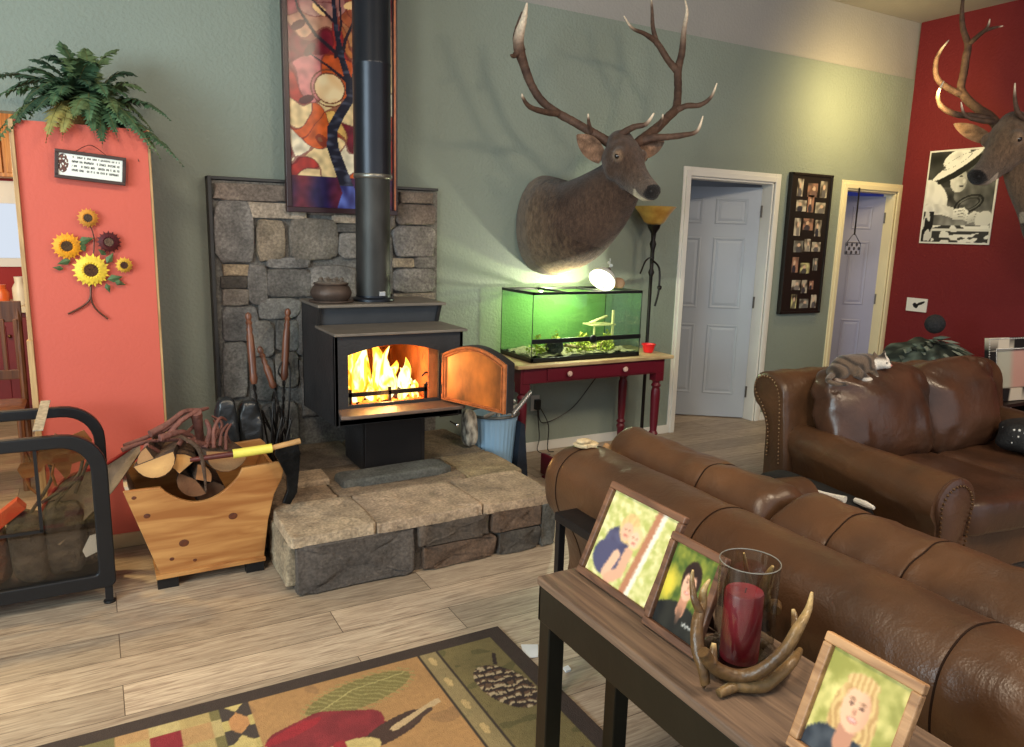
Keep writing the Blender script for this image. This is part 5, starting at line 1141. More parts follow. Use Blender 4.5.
def face(a, b, cx, cy, s_, c, sk=SK):
    if ell(a, b, cx, cy, .15*s_, .19*s_) < 1: c = lerp3(sk, SKd, max(0, (a-cx)/(.3*s_)))
    for sg in (-1, 1):
        if ell(a, b, cx+sg*.058*s_, cy+.035*s_, .026*s_, .010*s_) < 1: c = (70, 46, 38)
        if ell(a, b, cx+sg*.058*s_, cy+.072*s_, .034*s_, .008*s_) < 1: c = (120, 84, 60)
    if ell(a, b, cx, cy-.02*s_, .020*s_, .030*s_) < 1: c = SKd
    if ell(a, b, cx, cy-.085*s_, .042*s_, .011*s_) < 1: c = (226, 206, 196)
    elif ell(a, b, cx, cy-.087*s_, .056*s_, .022*s_) < 1: c = (186, 104, 92)
    return c
def pic2(a, b):
    c = foliage(a, b, (70, 90, 40), (150, 150, 60), 5)
    if ell(a, b, .12, .50, .18, .28) < 1: c = lerp3((226, 200, 70), c, min(1, ell(a, b, .12, .5, .18, .28)))
    if b < .36-.5*(a-.5)**2 and b < .38: c = lerp3((44, 44, 40), (30, 30, 30), nz(a*5, b*5)+.4)
    if segd(a, b, [(.52, .5), (.50, .28)])[0] < .085: c = SKd
    if abs(a-.5) < .07*(b/.35) and b < .36 and b > .12: c = lerp3(SKd, (50, 44, 40), (.36-b)*4)
    if ell(a, b, .53, .66, .19, .21) < 1: c = (48, 34, 30)
    c = face(a, b, .52, .58, .92, c)
    if ell(a, b, .54, .745, .16, .07, -.2) < 1 and b > .70: c = (44, 30, 28)
    if .62 < a < .84 and abs(b-.17-.012*sin(a*95)) < .012: c = (216, 214, 206)
    return c
def pic3(a, b):
    c = foliage(a, b, (150, 146, 70), (222, 206, 130), 4)
    if ell(a, b, .48, .44, .27, .42) < 1: c = lerp3((226, 194, 130), (170, 124, 74), abs(sin(a*34+nz(a*4, b*5)*4))*.8)
    if b < .30 and ell(a, b, .44, .0, .46, .34) < 1: c = lerp3((70, 74, 80), (40, 44, 52), nz(a*8, b*8)+.4)
    if segd(a, b, [(.47, .42), (.45, .22)])[0] < .10: c = SKd
    c = face(a, b, .48, .55, 1.1, c, (232, 182, 146))
    if ell(a, b, .47, .80, .19, .075, .1) < 1: c = lerp3((232, 204, 144), (190, 148, 92), abs(sin(a*50)))
    return c
def pic4(a, b): return foliage(a, b, (96, 110, 90), (176, 180, 150), 5)
M_fr1 = woodmat('rustic_brown_frame', (120, 82, 58), (74, 48, 34), 5, 1, .55, .3, 9); M_fr2 = woodmat('light_oak_frame', (186, 142, 98), (140, 100, 64), 5, 1, .5, .3, 9)
photo_frame('large rustic wooden frame with photo of two people hugging, farthest on the sofa table', 1.455, .275, .245, radians(24), pic1, M_fr1)
photo_frame('portrait frame with photo of a dark-haired person, beside the antler candle holder', 1.178, .165, .215, radians(20), pic2, M_fr1, 1.022)
photo_frame('light wooden frame with photo of a long-haired blond person, nearest on the sofa table', .748, .175, .205, radians(22), pic3, M_fr2, .985)
photo_frame('pale-edged frame mostly cut off at the lower right edge of the photo', .43, .16, .135, radians(20), pic4, mat('pale_metal_frame', (196, 190, 180), .35, .5), 1.15)

# hurricane candle in an antler ring
CX, CY = 1.094, .966
t = thing('hurricane_vase', 'tall clear glass cylinder around the red candle', 'candle holder', (CX, CY, TT+.012))
M_cg = glass('hurricane_glass', (226, 228, 226), .09)
MB().lathe([(.058, .012), (.058, .222)], (CX, CY, TT), 48, caps=False).build('glass_wall', M_cg, t)
MB().tube([V((CX+.058*cos(a), CY+.058*sin(a), TT+.2225)) for a in [2*pi*k/48 for k in range(48)]], .0011, 6, closed=True).build('rim', mat('glass_edge', (120, 118, 110), .1, 0, .02, 4, spec=1), t)
MB().lathe([(0, .012), (.057, .012), (.057, .016), (0, .016)], (CX, CY, TT), 40).build('glass_base', M_cg, t)
t = thing('pillar_candle', 'thick dark red pillar candle inside the glass cylinder', 'candle', (CX, CY, TT+.017))
MB().lathe([(.0, 0), (.037, 0), (.038, .004), (.038, .138), (.036, .143), (.028, .140), (0, .139)], (CX-.006, CY+.002, TT+.017), 40).build('wax', mat('dark_red_wax', (134, 24, 38), .4, 0, .2, 18, .05, rgb2=(104, 14, 28)), t)
MB().tube([(CX-.006, CY, TT+.155), (CX-.005, CY, TT+.162), (CX-.003, CY, TT+.166)], .0012, 5).build('wick', M_iron, t)
M_shed = attmat('polished_antler', .35, .25, 90, .4, vary=.2)
t = thing('antler_candle_holder', 'ring of brown deer antlers with pale tips around the glass cylinder', 'candle holder', (CX, CY, TT))
def ant(name, paths, lo=(96, 70, 40), hi=(206, 176, 120)):
    q = MB(); cs = []
    for pts, rr in paths:
        sp_ = smoothpath(pts, 7); rs = interp(rr, len(sp_)); sp_ = [V((p.x, p.y, max(p.z, TT+x_+.003))) for p, x_ in zip(sp_, rs)]; q.tube(sp_, rs, 12); L_ = len(sp_)
        for i in range(L_):
            cs += [s2l(lerp3(lerp3(lo, (66, 48, 30), nz(i*.5, 1)+.3), hi, max(0, (i/(L_-1)-.55)*2) if rr[-1] < .005 else .2))]*12
    q.c = cs; return q.build(name, M_shed, t, angle=80)
Yc = lambda u, v_, y: atY(u, v_, y)
ant('antler', [([Yc(703, 652, .93), Yc(716, 668, .92), Yc(738, 676, .90), Yc(762, 670, .87), Yc(785, 650, .85), Yc(797, 630, .85), Yc(808, 610, .86), Yc(812, 592, .87)], [.012, .013, .013, .0125, .012, .011, .007, .0025]),
               ([Yc(796, 632, .85), Yc(795, 618, .87), Yc(793, 609, .88)], [.009, .007, .003]), ([Yc(712, 664, .92), Yc(713, 652, .93), Yc(714, 643, .935)], [.010, .008, .004])])
ant('antler', [([Yc(735, 700, .90), Yc(755, 692, .88), Yc(775, 678, .87), Yc(792, 662, .87), Yc(800, 650, .9)], [.013, .013, .012, .010, .006]), ([Yc(735, 700, .90), Yc(725, 697, .9), Yc(718, 700, .9)], [.012, .01, .008])])
ant('antler', [([Yc(706, 690, .93), Yc(703, 668, .94), Yc(698, 650, .96), Yc(697, 625, .98), Yc(702, 604, 1.0), Yc(704, 590, 1.0), Yc(710, 579, 1.0)], [.009, .011, .013, .012, .010, .007, .002]),
               ([Yc(700, 612, .99), Yc(694, 598, 1.0), Yc(692, 580, 1.02), Yc(693, 570, 1.02)], [.009, .007, .005, .002])])
ant('antler', [([Yc(770, 665, 1.07), Yc(772, 640, 1.09), Yc(767, 610, 1.09), Yc(764, 590, 1.08), Yc(768, 575, 1.07), Yc(773, 566, 1.06)], [.012, .013, .012, .012, .008, .003]),
               ([Yc(752, 640, 1.12), Yc(750, 590, 1.13), Yc(746, 568, 1.13), Yc(744, 553, 1.12)], [.010, .009, .006, .002])])
q = MB(); q.tube([V((CX+.078*cos(a), CY+.078*sin(a), TT+.014+.004*sin(3*a))) for a in [2*pi*k/28 for k in range(28)]], .012, 8, closed=True); q.lathe([(0, 0), (.075, 0), (.075, .010), (0, .010)], (CX, CY, TT+.001), 24)
q.build('base_ring', mat('antler_base_brown', (74, 54, 34), .5, 0, .4, 30, .3), t)

# ================================================================== LOVESEAT
LR = radians(-5); t = thing('loveseat', 'brown leather loveseat with nailhead trim facing the room', 'sofa', (3.16, 2.80, 0), LR)
LM = Matrix.Translation((3.16, 2.80, 0)) @ Matrix.Rotation(LR, 4, 'Z')
def lv(*p): return LM @ V(p)
LW = 1.80
def xf(q): q.v = [LM @ p for p in q.v]; return q
# back: rolled profile in (y,z), extruded along x.  local y: 0 = rear, negative = front
def extx(q, prof, x0, x1, endr=.03, wr=.004, step=.03):
    cy = sum(p[0] for p in prof)/len(prof); cz = sum(p[1] for p in prof)/len(prof); xs = []
    for i in range(6): a = pi/2*i/5; xs.append((x0+endr*(1-cos(a)), .86+.14*sin(a)))
    n_ = max(2, int((x1-x0)/step)); xs += [(x0+endr+(x1-x0-2*endr)*i/n_, 1) for i in range(1, n_)]
    for i in range(5, -1, -1): a = pi/2*i/5; xs.append((x1-endr*(1-cos(a)), .86+.14*sin(a)))
    q.loft([[V((x, cy+(y-cy)*(k_+wr*nz(x*8, y*8, z*8)/.1), cz+(z-cz)*(k_+wr*nz(x*8, y*8, z*8)/.1))) for y, z in prof] for x, k_ in xs]); return q
bp_ = spline_prof([(.10, .80), (.075, .87), (.0, .90), (-.08, .885), (-.14, .82), (-.16, .70), (-.20, .40), (-.16, .12), (-.06, .12), (-.04, .40), (-.03, .60), (.03, .70), (.08, .74)], 5)
xf(extx(MB(), bp_, 0, LW)).build('back_frame', M_leather, t, angle=75)
# nailheads following the end scroll
def nails(name, pts, r_=.0065, step=.021):
    q = MB(); P_ = [V(p) for p in pts]; acc = 0; last = P_[0]; q.sph(last, r_, 6, 4)
    for a, b in zip(P_, P_[1:]):
        L_ = (b-a).length; d = step-acc
        while d < L_: q.sph(a.lerp(b, d/L_), r_, 6, 4); d += step
        acc = L_-(d-step)
    return xf(q).build(name, M_brass, t)
insc = lambda pr, k_, cy, cz: [(cy+(y-cy)*k_, cz+(z-cz)*k_) for y, z in pr]
cyy, czz = -.04, .64
np_ = [(y, z) for y, z in insc(bp_, .80, -.035, .66) if z > .3]
i0 = max(range(len(np_)), key=lambda i: 0)
nails('nailhead_row', smoothpath([V((-.001, y, z)) for y, z in [(-.15, .42), (-.125, .70), (-.105, .80), (-.06, .855), (.0, .868), (.055, .85), (.075, .80), (.05, .755), (.0, .70), (-.05, .60), (-.06, .44)]], 4))
# arms: tapered roll towards the front
for sx, nm in ((0, 'arm'), (LW-.24, 'arm')):
    q = MB(); rings = []
    for i in range(27):
        u = i/26; y = -.14-.90*u; top = .635-.02*u; rr = (.095+.050*u)*(1 if 0 < i < 26 else .93); cx = .12; ring = []
        for k in range(36):
            a = 2*pi*k/36; x = cx+rr*1.05*cos(a); z = top-rr+rr*sin(a)
            if sin(a) < -.25: s_ = (-.25-sin(a))/.75; x = cx+rr*.97*cos(a)*(.82 if abs(cos(a)) > .1 else 1); z = (top-rr-.25*rr)*(1-s_)+.12*s_
            ring.append(V((sx+x, y-(.0 if i < 26 else .015), z)))
        rings.append([p+V((0, 0, .004*nz(p.x*9, p.y*9, p.z*9))) for p in ring])
    xf(q.loft(rings)).build(nm, M_leather, t, angle=70)
    fr = []
    for k in range(29):
        a = radians(-40)+radians(260)*k/28; fr.append(V((sx+.12+.088*cos(a), -1.058, .49+.088*sin(a)+.0)))
    # front scroll panel
    q = MB().loft([[V((sx+.12+w_*cos(a)*(1 if sin(a) > -.2 else .78), yy, .495+w_*sin(a) if sin(a) > -.2 else .495-w_*.2-(.30)*((-.2-sin(a))/.8))) for a in [2*pi*k/32 for k in range(32)]] for w_, yy in ((.118, -1.045), (.116, -1.066), (.102, -1.072))])
    xf(q).build('arm_front_panel', M_leather2, t, angle=60)
    nails('nailhead_row', [V((sx+.045, -1.074, .20))]+[V((sx+.12+.098*cos(a), -1.074, .485+.098*sin(a))) for a in [pi*1.05-pi*1.1*k/14 for k in range(15)]]+[V((sx+.195, -1.074, .20))])
# seat cushions
for i in range(2):
    xa = .24+i*.66
    def ds(p, s_=i): return V((p.x, p.y, p.z+.012*nz(p.x*4+s_*9, p.y*4)))
    xf(MB().superbox((xa+.33, -.60, .385), (.33, .46, .095), .28, 56, 22, disp=ds)).build('seat_cushion', M_leather2, t, angle=80)
xf(MB().superbox((LW/2, -.56, .21), (LW/2-.06, .46, .11), .12, 40, 10)).build('base', M_leather, t)
for x in (.12, LW-.12):
    for y in (-.08, -.95): xf(MB().cyl((x, y, .11), (x, y, 0), .03, .02, 12)).build('foot', M_dw, t)
# puffy back pillows
for i in range(2):
    Mp = Matrix.Rotation(radians(-15), 4, 'X') @ Matrix.Rotation(radians([2, -3][i]), 4, 'Y')
    def dsp(p, s_=i):
        u = p.x/.385; w_ = p.z/.27; k_ = (1-min(1, abs(u))**3)*(1-min(1, abs(w_))**3)
        y = p.y*(.62+.62*k_); rad = atan2(p.z-.1, p.x+.1*(1 if s_ == 0 else -1)); edge = min(1, sqrt(u*u+w_*w_))
        y += .020*sin(rad*13+s_)*edge*(.35+.9*nz(p.x*5, p.z*5, s_*4))+.030*nz(p.x*5, p.z*8+p.x*6, s_*7)+.012*abs(nz(p.x*9, p.z*16+p.x*12, s_*3))
        y -= -.007*math.exp(-((abs(u+.12)-.0)/.016)**2) if p.y < 0 else 0
        y -= -.007*math.exp(-((abs(u-.55)-.0)/.016)**2) if p.y < 0 else 0
        return V((p.x*(1+.02*nz(p.z*6, s_)), y, p.z+.02*nz(p.x*4, s_*3)-.018*(abs(u)**2 if p.z > 0 else 0)))
    xf(MB().superbox(((.50, 1.115)[i], -.29, .70), ((.37, .315)[i], .13, .265), .42, 84, 44, M=Mp, disp=dsp)).build('back_pillow', M_leather2, t, angle=85)
nails('seam_piping', [V((.27+.02*i, -1.03, .40)) for i in range(3)], .003, .5)

# beaded black bag on the seat
t = thing('beaded_bag', 'black bag with white beaded chain pattern on the loveseat seat', 'bag', lv(1.36, -.60, .49))
c = lv(1.36, -.60, .575); q = MB().superbox(c, (.17, .12, .085), .6, 40, 20, disp=lambda p: p*(1+.12*nz(p.x*12, p.y*12, p.z*12))); q.build('body', mat('black_fabric', (20, 20, 22), .7, 0, .3, 20, .3), t)
q = MB(); M_bead = mat('white_beads', (215, 215, 210), .35)
for r0_ in range(3):
    for i in range(30):
        a = 2*pi*i/30; q.sph(c+V((.165*cos(a), .118*sin(a), -.03+.035*r0_+.012*sin(i*1.3)))*1.0, .007, 6, 4)
q.build('bead_trim', M_bead, t)

# cat
M_cat = attmat('tabby_fur', .8, .4, 160, .15, sheen=.25, vary=.15)
cb = atY(862, 372, 2.50); t = thing('cat', 'small grey tabby cat with white face lying on the loveseat back', 'cat', cb+V((0, 0, -.05)))
def P_(u, v_, y): return atY(u, v_, y)
q = MB()
q.tube(smoothpath([P_(834, 371, 2.52), P_(843, 367, 2.51), P_(856, 366, 2.50), P_(868, 364, 2.49), P_(876, 363, 2.48)], 5), interp([.035, .062, .066, .058, .040], 21), 20)
q.sph(P_(838, 372, 2.50), (.055, .06, .045))
q.tube(smoothpath([P_(856, 372, 2.44), P_(866, 379, 2.42), P_(876, 385, 2.41)], 5), interp([.030, .022, .018], 11), 14)
q.sph(P_(877, 385, 2.41), (.021, .024, .016))
q.tube(smoothpath([P_(872, 370, 2.43), P_(876, 377, 2.42)], 4), .018, 12)
hc = P_(881, 362, 2.44); q.sph(hc, (.044, .042, .038)); q.sph(hc+V((.012, -.03, -.014)), (.022, .022, .018))
q.tube([P_(872, 364, 2.47), hc], [.04, .034], 14)
for e_, f_ in ((P_(875, 357, 2.45), P_(874, 351, 2.45)), (P_(883, 357, 2.43), P_(885, 350, 2.43))): q.tube([e_, f_], [.018, .003], 8)
q.tube(smoothpath([P_(834, 374, 2.50), P_(828, 380, 2.46), P_(836, 384, 2.42), P_(848, 384, 2.40)], 5), interp([.018, .015, .013, .010], 16), 12)
q = q.remeshed(.006, 4)
hf = hc+V((.004, -.03, -.02))
def catc(p):
    band = sin(p.x*75+6*nz(p.x*9, p.y*9, p.z*12)+p.z*40); c = lerp3((96, 80, 66), (48, 40, 34), band*.9+.1+nz(p.x*40, p.y*40, p.z*40)*.4)
    if (p-hc).length < .055: c = lerp3((212, 204, 192), c, min(1, max(0, (p.z-hc.z-.012)/.02)) if p.x < hc.x else 0)
    if p.z < P_(866, 378, 2.42).z+.006 and p.x > P_(860, 376, 2.43).x: c = (214, 204, 190)
    return s2l(c)
q.build('body', M_cat, t, color=catc, angle=90)
for dx in (-.016, .014): MB().sph(hc+V((dx+.006, -.040, .002)), .0045, 8, 6).build('eye', mat('cat_eye', (40, 36, 20), .1), t)
MB().sph(hc+V((.014, -.052, -.012)), .0045, 8, 6).build('nose', mat('pink_nose', (190, 120, 110), .5), t)

# dark green foliage throw behind the loveseat, on a small stand
t = thing('leafy_cushion_pile', 'heap of dark green and grey leafy fabric behind the loveseat against red wall', 'fabric', (5.55, 3.6, 0))
c = atY(922, 352, 3.55); q = MB().superbox((c.x, 3.55, c.z-.36), (.40, .26, .50), .75, 48, 26, disp=lambda p: p*(1+.10*nz(p.x*7, p.y*7, p.z*7))); zmin = min(p.z for p in q.v)
q.v = [V((p.x, p.y, (p.z-zmin)*(c.z+.10)/(c.z+.14-zmin)+.002)) for p in q.v]
M_leafy = attmat('leafy_fabric', .85, .3, 30)
q.build('throw', M_leafy, t, color=lambda p: s2l(lerp3((34, 42, 38), (110, 124, 112), (nz(p.x*11, p.y*11, p.z*16)*1.8+.3))))
top = max(p.z for p in q.v)
rnd = random.Random(8); q = MB(); cs = []
for i in range(70):
    a = rnd.uniform(0, 2*pi); u = rnd.uniform(.1, 1); b = V((c.x+.40*u*cos(a), 3.52-.24*abs(sin(a))*u, c.z+.10-.17*u*u+rnd.uniform(-.02, .03)))
    d = V((cos(a)*1.0, -.5, -.5*u+.1)).normalized()*rnd.uniform(.08, .15); sd = d.cross(V((0, -.4, 1))).normalized()*.026
    n0 = len(q.v); q.add([b, b+d*.5+sd, b+d, b+d*.5-sd, b+d*.5+V((0, -.006, .012))], [(0, 1, 4), (1, 2, 4), (2, 3, 4), (3, 0, 4)])
    cc = s2l(rnd.choice([(52, 64, 54), (96, 112, 104), (130, 138, 126), (38, 46, 42), (84, 92, 84)])); cs += [cc]*5
q.c = cs; q.build('leaves', M_leafy, t, smooth=False)
q = MB().sph(atY(935, 324, 3.50), .075, 24, 16); q.v = [p+V((0, 0, .004*nz(p.x*60, p.y*60, p.z*60))) for p in q.v]
q.build('pompom', mat('charcoal_pompom', (50, 50, 54), .9, 0, .4, 60, .8, 90), t)

# picture frame with cowhide border standing on a shelf at the right
t = thing('cowhide_frame', 'large black and cream cowhide frame with nailhead edge at the right edge', 'picture frame', (5.75, 2.9, .5))
O = atY(984, 398, 2.92); U = V((cos(radians(-8)), sin(radians(-8)), 0)); Vv = V((0, .12, 1)).normalized(); N_ = V((U.y, -U.x, 0)) if False else U.cross(Vv); N_ = -N_ if N_.y > 0 else N_
w_, h_ = .62, .46; b = .09
def hide(p): return s2l((214, 204, 184)) if nz(p.x*5.5+1.3, p.z*5.5, 4) > -.02 else s2l((24, 20, 20))
q = MB(); O = O+V((0, 0, -.03))
for (a0, b0, a1, b1) in ((0, 0, w_, b), (0, h_-b, w_, h_), (0, b, b, h_-b), (w_-b, b, w_, h_-b)):
    n_ = 30
    for i in range(n_):
        if a1-a0 > b1-b0: q.prism([(a0+(a1-a0)*i/n_, b0), (a0+(a1-a0)*(i+1)/n_, b0), (a0+(a1-a0)*(i+1)/n_, b1), (a0+(a1-a0)*i/n_, b1)], O, U, Vv, N_, .03)
        else: q.prism([(a0, b0+(b1-b0)*i/n_), (a1, b0+(b1-b0)*i/n_), (a1, b0+(b1-b0)*(i+1)/n_), (a0, b0+(b1-b0)*(i+1)/n_)], O, U, Vv, N_, .03)
q.build('frame', attmat('cowhide', .8, .2, 90), t, smooth=False, color=hide)
q = MB()
for k_ in (.008, b-.008):
    for i in range(34):
        q.sph(O+U*(k_+(w_-2*k_)*i/33)+Vv*(h_-k_)+N_*.031, .006, 6, 4)
    for i in range(1, 25): q.sph(O+U*k_+Vv*(k_+(h_-2*k_)*i/25)+N_*.031, .006, 6, 4)
q.build('nailheads', mat('silver_nailheads', (200, 200, 196), .3, .7), t)
painted('picture', O+U*b+Vv*b+N_*.012, U*(w_-2*b), Vv*(h_-2*b), 30, 24, lambda a, b_: lerp3((186, 186, 168), (204, 160, 146), min(1, max(0, (a-.35)*8))) if b_ > .02 else (120, 110, 100), M_paint, t)
MB().prism([(.01, .01), (w_-.01, .01), (w_-.01, h_-.01), (.01, h_-.01)], O, U, Vv, N_, .010).build('backing', M_dkf, t, smooth=False)
sz = O.z-.002
t = thing('bookshelf', 'low dark shelf unit behind the loveseat arm under the cowhide frame', 'shelf', (5.8, 3.0, 0))
q = MB().box((5.42, 2.80, sz-.025), (6.5, 3.22, sz)).box((5.42, 2.82, .02), (5.45, 3.22, sz-.025)).box((6.47, 2.82, .02), (6.5, 3.22, sz-.025)).box((5.42, 3.19, .02), (6.5, 3.22, sz)).box((5.42, 2.82, .0), (6.5, 3.22, .04)).box((5.45, 2.84, sz-.24), (6.47, 3.19, sz-.22))
q.build('carcass', mat('dark_shelf_wood', (38, 26, 22), .5, 0, .2, 8), t, smooth=False, bevel=.003)
def pb_(a, b_): return lerp3((200, 150, 150), (40, 36, 60), nz(a*5, b_*5, 2)*1.5+.4)
def pc_(a, b_): return lerp3((230, 230, 236), (96, 120, 170), nz(a*5, b_*3, 7)*1.5+.4)
for i, (fn, lb) in enumerate(((pb_, 'small pinkish snapshot standing on the shelf below the cowhide frame'), (pc_, 'small blue and white snapshot standing on the shelf below the cowhide frame'))):
    xx = 5.50+i*.19; o = painted('snapshot', (xx, 2.86, sz-.218), (.16, -.01, 0), (0, .03, .17), 14, 16, fn, M_paint, None, thick=.004); tag(o, lb, 'photograph', 'snapshots on the shelf')

# black and white throw on the floor cushion between the sofas
t = thing('pet_bed', 'black cushion with white piped edge lying between sofa and loveseat', 'cushion', (2.95, 2.1, 0))
q = MB(); cc_ = [atZ(768, 468, .42), atZ(800, 480, .42), atZ(850, 500, .42), atZ(874, 510, .42), atZ(868, 480, .42), atZ(800, 462, .42)]
cen = sum(cc_, V())/6; 
q.superbox((cen.x-.07, cen.y+.02, .215), (.10, .34, .205), .45, 40, 20, M=Matrix.Rotation(radians(-4), 4, 'Z'), disp=lambda p: p*(1+.05*nz(p.x*9, p.y*9, p.z*9)))
q.build('cushion', mat('black_plush', (18, 17, 18), .9, 0, .3, 30, .4), t)
MB().tube(smoothpath([atZ(793, 482, .415), atZ(815, 491, .42), atZ(832, 496, .42), atZ(845, 500, .42)], 5), interp([.006, .010, .012, .020], 16), 8).build('white_trim', mat('white_plush', (220, 216, 208), .8), t)
MB().tube(smoothpath([atZ(855, 500, .42), atZ(865, 504, .42), atZ(874, 508, .42)], 5), interp([.012, .016, .008], 11), 8).build('white_trim', MATS['white_plush'], t)

# ================================================================== RUG AND FLOOR BITS
RX1, RY1, RX0, RY0 = 1.36, 2.475, -.75, .70
def rug(a, b):
    x = RX0+(RX1-RX0)*a; y = RY0+(RY1-RY0)*b; g = nz(x*60, y*60)*.25
    def v_(c): return lerp3(c, tuple(q_*.75 for q_ in c), g+.3+.2*nz(x*9, y*9))
    if RX1-x < .07 or RY1-y < .062 or x-RX0 < .07 or y-RY0 < .07: return v_((66, 54, 48))
    if x > 1.065:
        # olive band with pinecone
        c = (126, 112, 72)
        if nz(x*10+3, y*16, 1) > .32: c = (104, 96, 60)
        px_, py_ = (x-1.20)/.085, (y-2.10)/.14
        for (cx, cy) in ((1.195, 2.10), (1.195, 1.50)):
            e = ell(x, y, cx, cy, .085, .15, .25)
            if e < 1:
                row = (y-cy)*26+(x-cx)*4; colm = (x-cx)*30+(.5 if int(row+50) % 2 else 0); row += .5*nz(x*26, y*26, 3); colm += .6*nz(x*22, y*22, 8); u, w_ = row % 1, colm % 1
                c = (58, 44, 40)
                if u < .34 and .15 < w_ < .85: c = (198, 176, 140)
                elif u < .6 and .1 < w_ < .9: c = (112, 84, 64)
            if segd(x, y, [(cx+.03, cy+.14), (cx+.055, cy+.20)])[0] < .008: c = (58, 44, 40)
        return v_(c)
    if x > .98:
        if x < .99 or x > 1.055: return v_((62, 52, 44))
        c = (150, 132, 92)
        if ell((x-1.022)*1, ((y*7) % 1)/7, 0, .07, .012, .03) < 1: c = (196, 168, 116)
        return v_(c)
    if x > .37:
        c = (178, 136, 88)
        if nz(x*9, y*9, 6) > .35: c = (160, 122, 82)
        # green fern spray
        stem = [(.52, 2.28), (.66, 2.33), (.80, 2.31), (.92, 2.36)]
        d, tt = segd(x, y, [(.55, 2.24), (.70, 2.32), (.90, 2.34)])
        if ell(x, y, .72, 2.29, .20, .075, .2) < 1: c = (128, 118, 70)
        if ell(x, y, .72, 2.29, .22, .095, .2) < 1 and abs(sin((x*1.0+y*1.6)*80+nz(x*20, y*20)*2)) > .9: c = (158, 146, 92)
        if d < .0025: c = (180, 168, 110)
        # red cardinal body and head pointing left
        if segd(x, y, [(.43, 2.16), (.56, 2.20), (.70, 2.14)])[0] < .052 or ell(x, y, .60, 2.10, .16, .10, -.3) < 1: c = lerp3((144, 50, 56), (120, 42, 48), nz(x*16, y*16)+.4)
        if ell(x, y, .47, 2.19, .10, .024, .3) < 1: c = (158, 44, 52)
        if ell(x, y, .76, 2.06, .13, .045, .35) < 1: c = (74, 54, 46)
        if segd(x, y, [(.76, 2.06), (.94, 2.13)])[0] < .013: c = (200, 172, 130)
        if segd(x, y, [(.80, 2.05), (.90, 2.10)])[0] < .010: c = (80, 60, 50)
        if ell(x, y, .60, 2.02, .10, .05) < 1: c = (206, 184, 120)
        if segd(x, y, [(.58, 2.06), (.55, 1.9)])[0] < .02: c = (158, 44, 52)
        return v_(c)
    if x > .27:
        c = (72, 62, 56); dy = ((y-2.0)*8) % 1; dx = abs(x-.32)/.05
        if dx+abs(dy-.5)*2 < .95: c = (206, 184, 118) if int((y-2.0)*8) % 2 else (196, 142, 92)
        if (x < .29 or x > .352) and abs(dy-.5) < .2: c = (196, 176, 110)
        return v_(c)
    i_, j_ = int((x+5)/.092), int((y+5)/.092)
    return v_([(184, 160, 104), (122, 112, 70), (186, 146, 98), (190, 170, 116)][(i_+2*j_) % 4] if (i_*3+j_*5) % 7 else (142, 42, 50))
o = painted('patterned_rug', (RX0, RY0, .009), (RX1-RX0, 0, 0), (0, RY1-RY0, 0), 420, 360, rug, M_matte, None, thick=.008, origin=((RX0+RX1)/2, (RY0+RY1)/2, 0))
tag(o, 'lodge style rug with red bird, pinecone and checkerboard on plank floor', 'rug')
def chip(pts, th, lb, nm='paper_scrap', m_=None):
    P0_ = [atZ(u, v_, .003) for u, v_ in pts]; q = MB(); n_ = len(P0_); q.add(P0_+[p+V((0, 0, th)) for p in P0_], [tuple(range(n_)), tuple(range(n_, 2*n_))]+[(k, (k+1) % n_, n_+(k+1) % n_, n_+k) for k in range(n_)])
    tag(q.build(nm, m_ or mat('white_paper', (226, 228, 230), .6), smooth=False), lb, 'paper', 'white scraps on the floor')
chip([(521, 645), (538, 645), (538, 657), (524, 659)], .003, 'white square paper scrap on the floor left of the sofa table leg')
chip([(563, 669), (568, 667), (571, 671), (566, 673)], .008, 'tiny white crumb on the floor between the two sofa table legs')

# ================================================================== FIRE SCREEN RACK AT THE LEFT
t = thing('log_rack', 'black metal rounded log rack with glass front and elk cut-out', 'log rack', (-.35, 3.55, 0))
def rrect(x0, x1, z0, z1, rt, rb, n_=8):
    pts = []
    for (cx, cz, r_, a0) in ((x1-rt, z1-rt, rt, 0), (x0+rt, z1-rt, rt, 90), (x0+rb, z0+rb, rb, 180), (x1-rb, z0+rb, rb, 270)):
        for i in range(n_+1): a = radians(a0+90*i/n_); pts.append((cx+r_*cos(a), cz+r_*sin(a)))
    return pts
def rring(q, y0, y1, o, i_):
    a, b_, c_, d_ = [[V((x, y, z)) for x, z in pr] for pr, y in ((o, y0), (i_, y0), (o, y1), (i_, y1))]
    m_ = len(a); n0 = len(q.v); q.v += a+b_+c_+d_
    for k in range(m_):
        l = (k+1) % m_; q.f += [(n0+k, n0+l, n0+m_+l, n0+m_+k), (n0+2*m_+l, n0+2*m_+k, n0+3*m_+k, n0+3*m_+l), (n0+m_+k, n0+m_+l, n0+3*m_+l, n0+3*m_+k), (n0+2*m_+k, n0+2*m_+l, n0+l, n0+k)]
FX0, FX1 = -.80, .006
oF = rrect(FX0, FX1, .075, .752, .16, .03); iF = rrect(FX0+.062, FX1-.062, .135, .70, .11, .02)
q = MB(); rring(q, 3.385, 3.42, oF, iF); q.build('front_frame', M_black, t, smooth=False, bevel=.006, seg=3)
q = MB(); rring(q, 3.70, 3.735, rrect(FX0, FX1, .075, .80, .16, .03), rrect(FX0+.045, FX1-.045, .12, .755, .12, .02)); q.build('rear_frame', M_black, t, smooth=False, bevel=.006, seg=3)
MB().box((FX0+.06, 3.40, .13), (FX1-.06, 3.404, .705)).build('glass_pane', glass('smoked_glass', (236, 230, 222)), t, smooth=False)
MB().box((FX0+.55, 3.396, .36), (FX0+.562, 3.408, .70)).box((FX0+.06, 3.396, .355), (FX0+.562, 3.408, .366)).build('pane_bar', M_black, t, smooth=False)
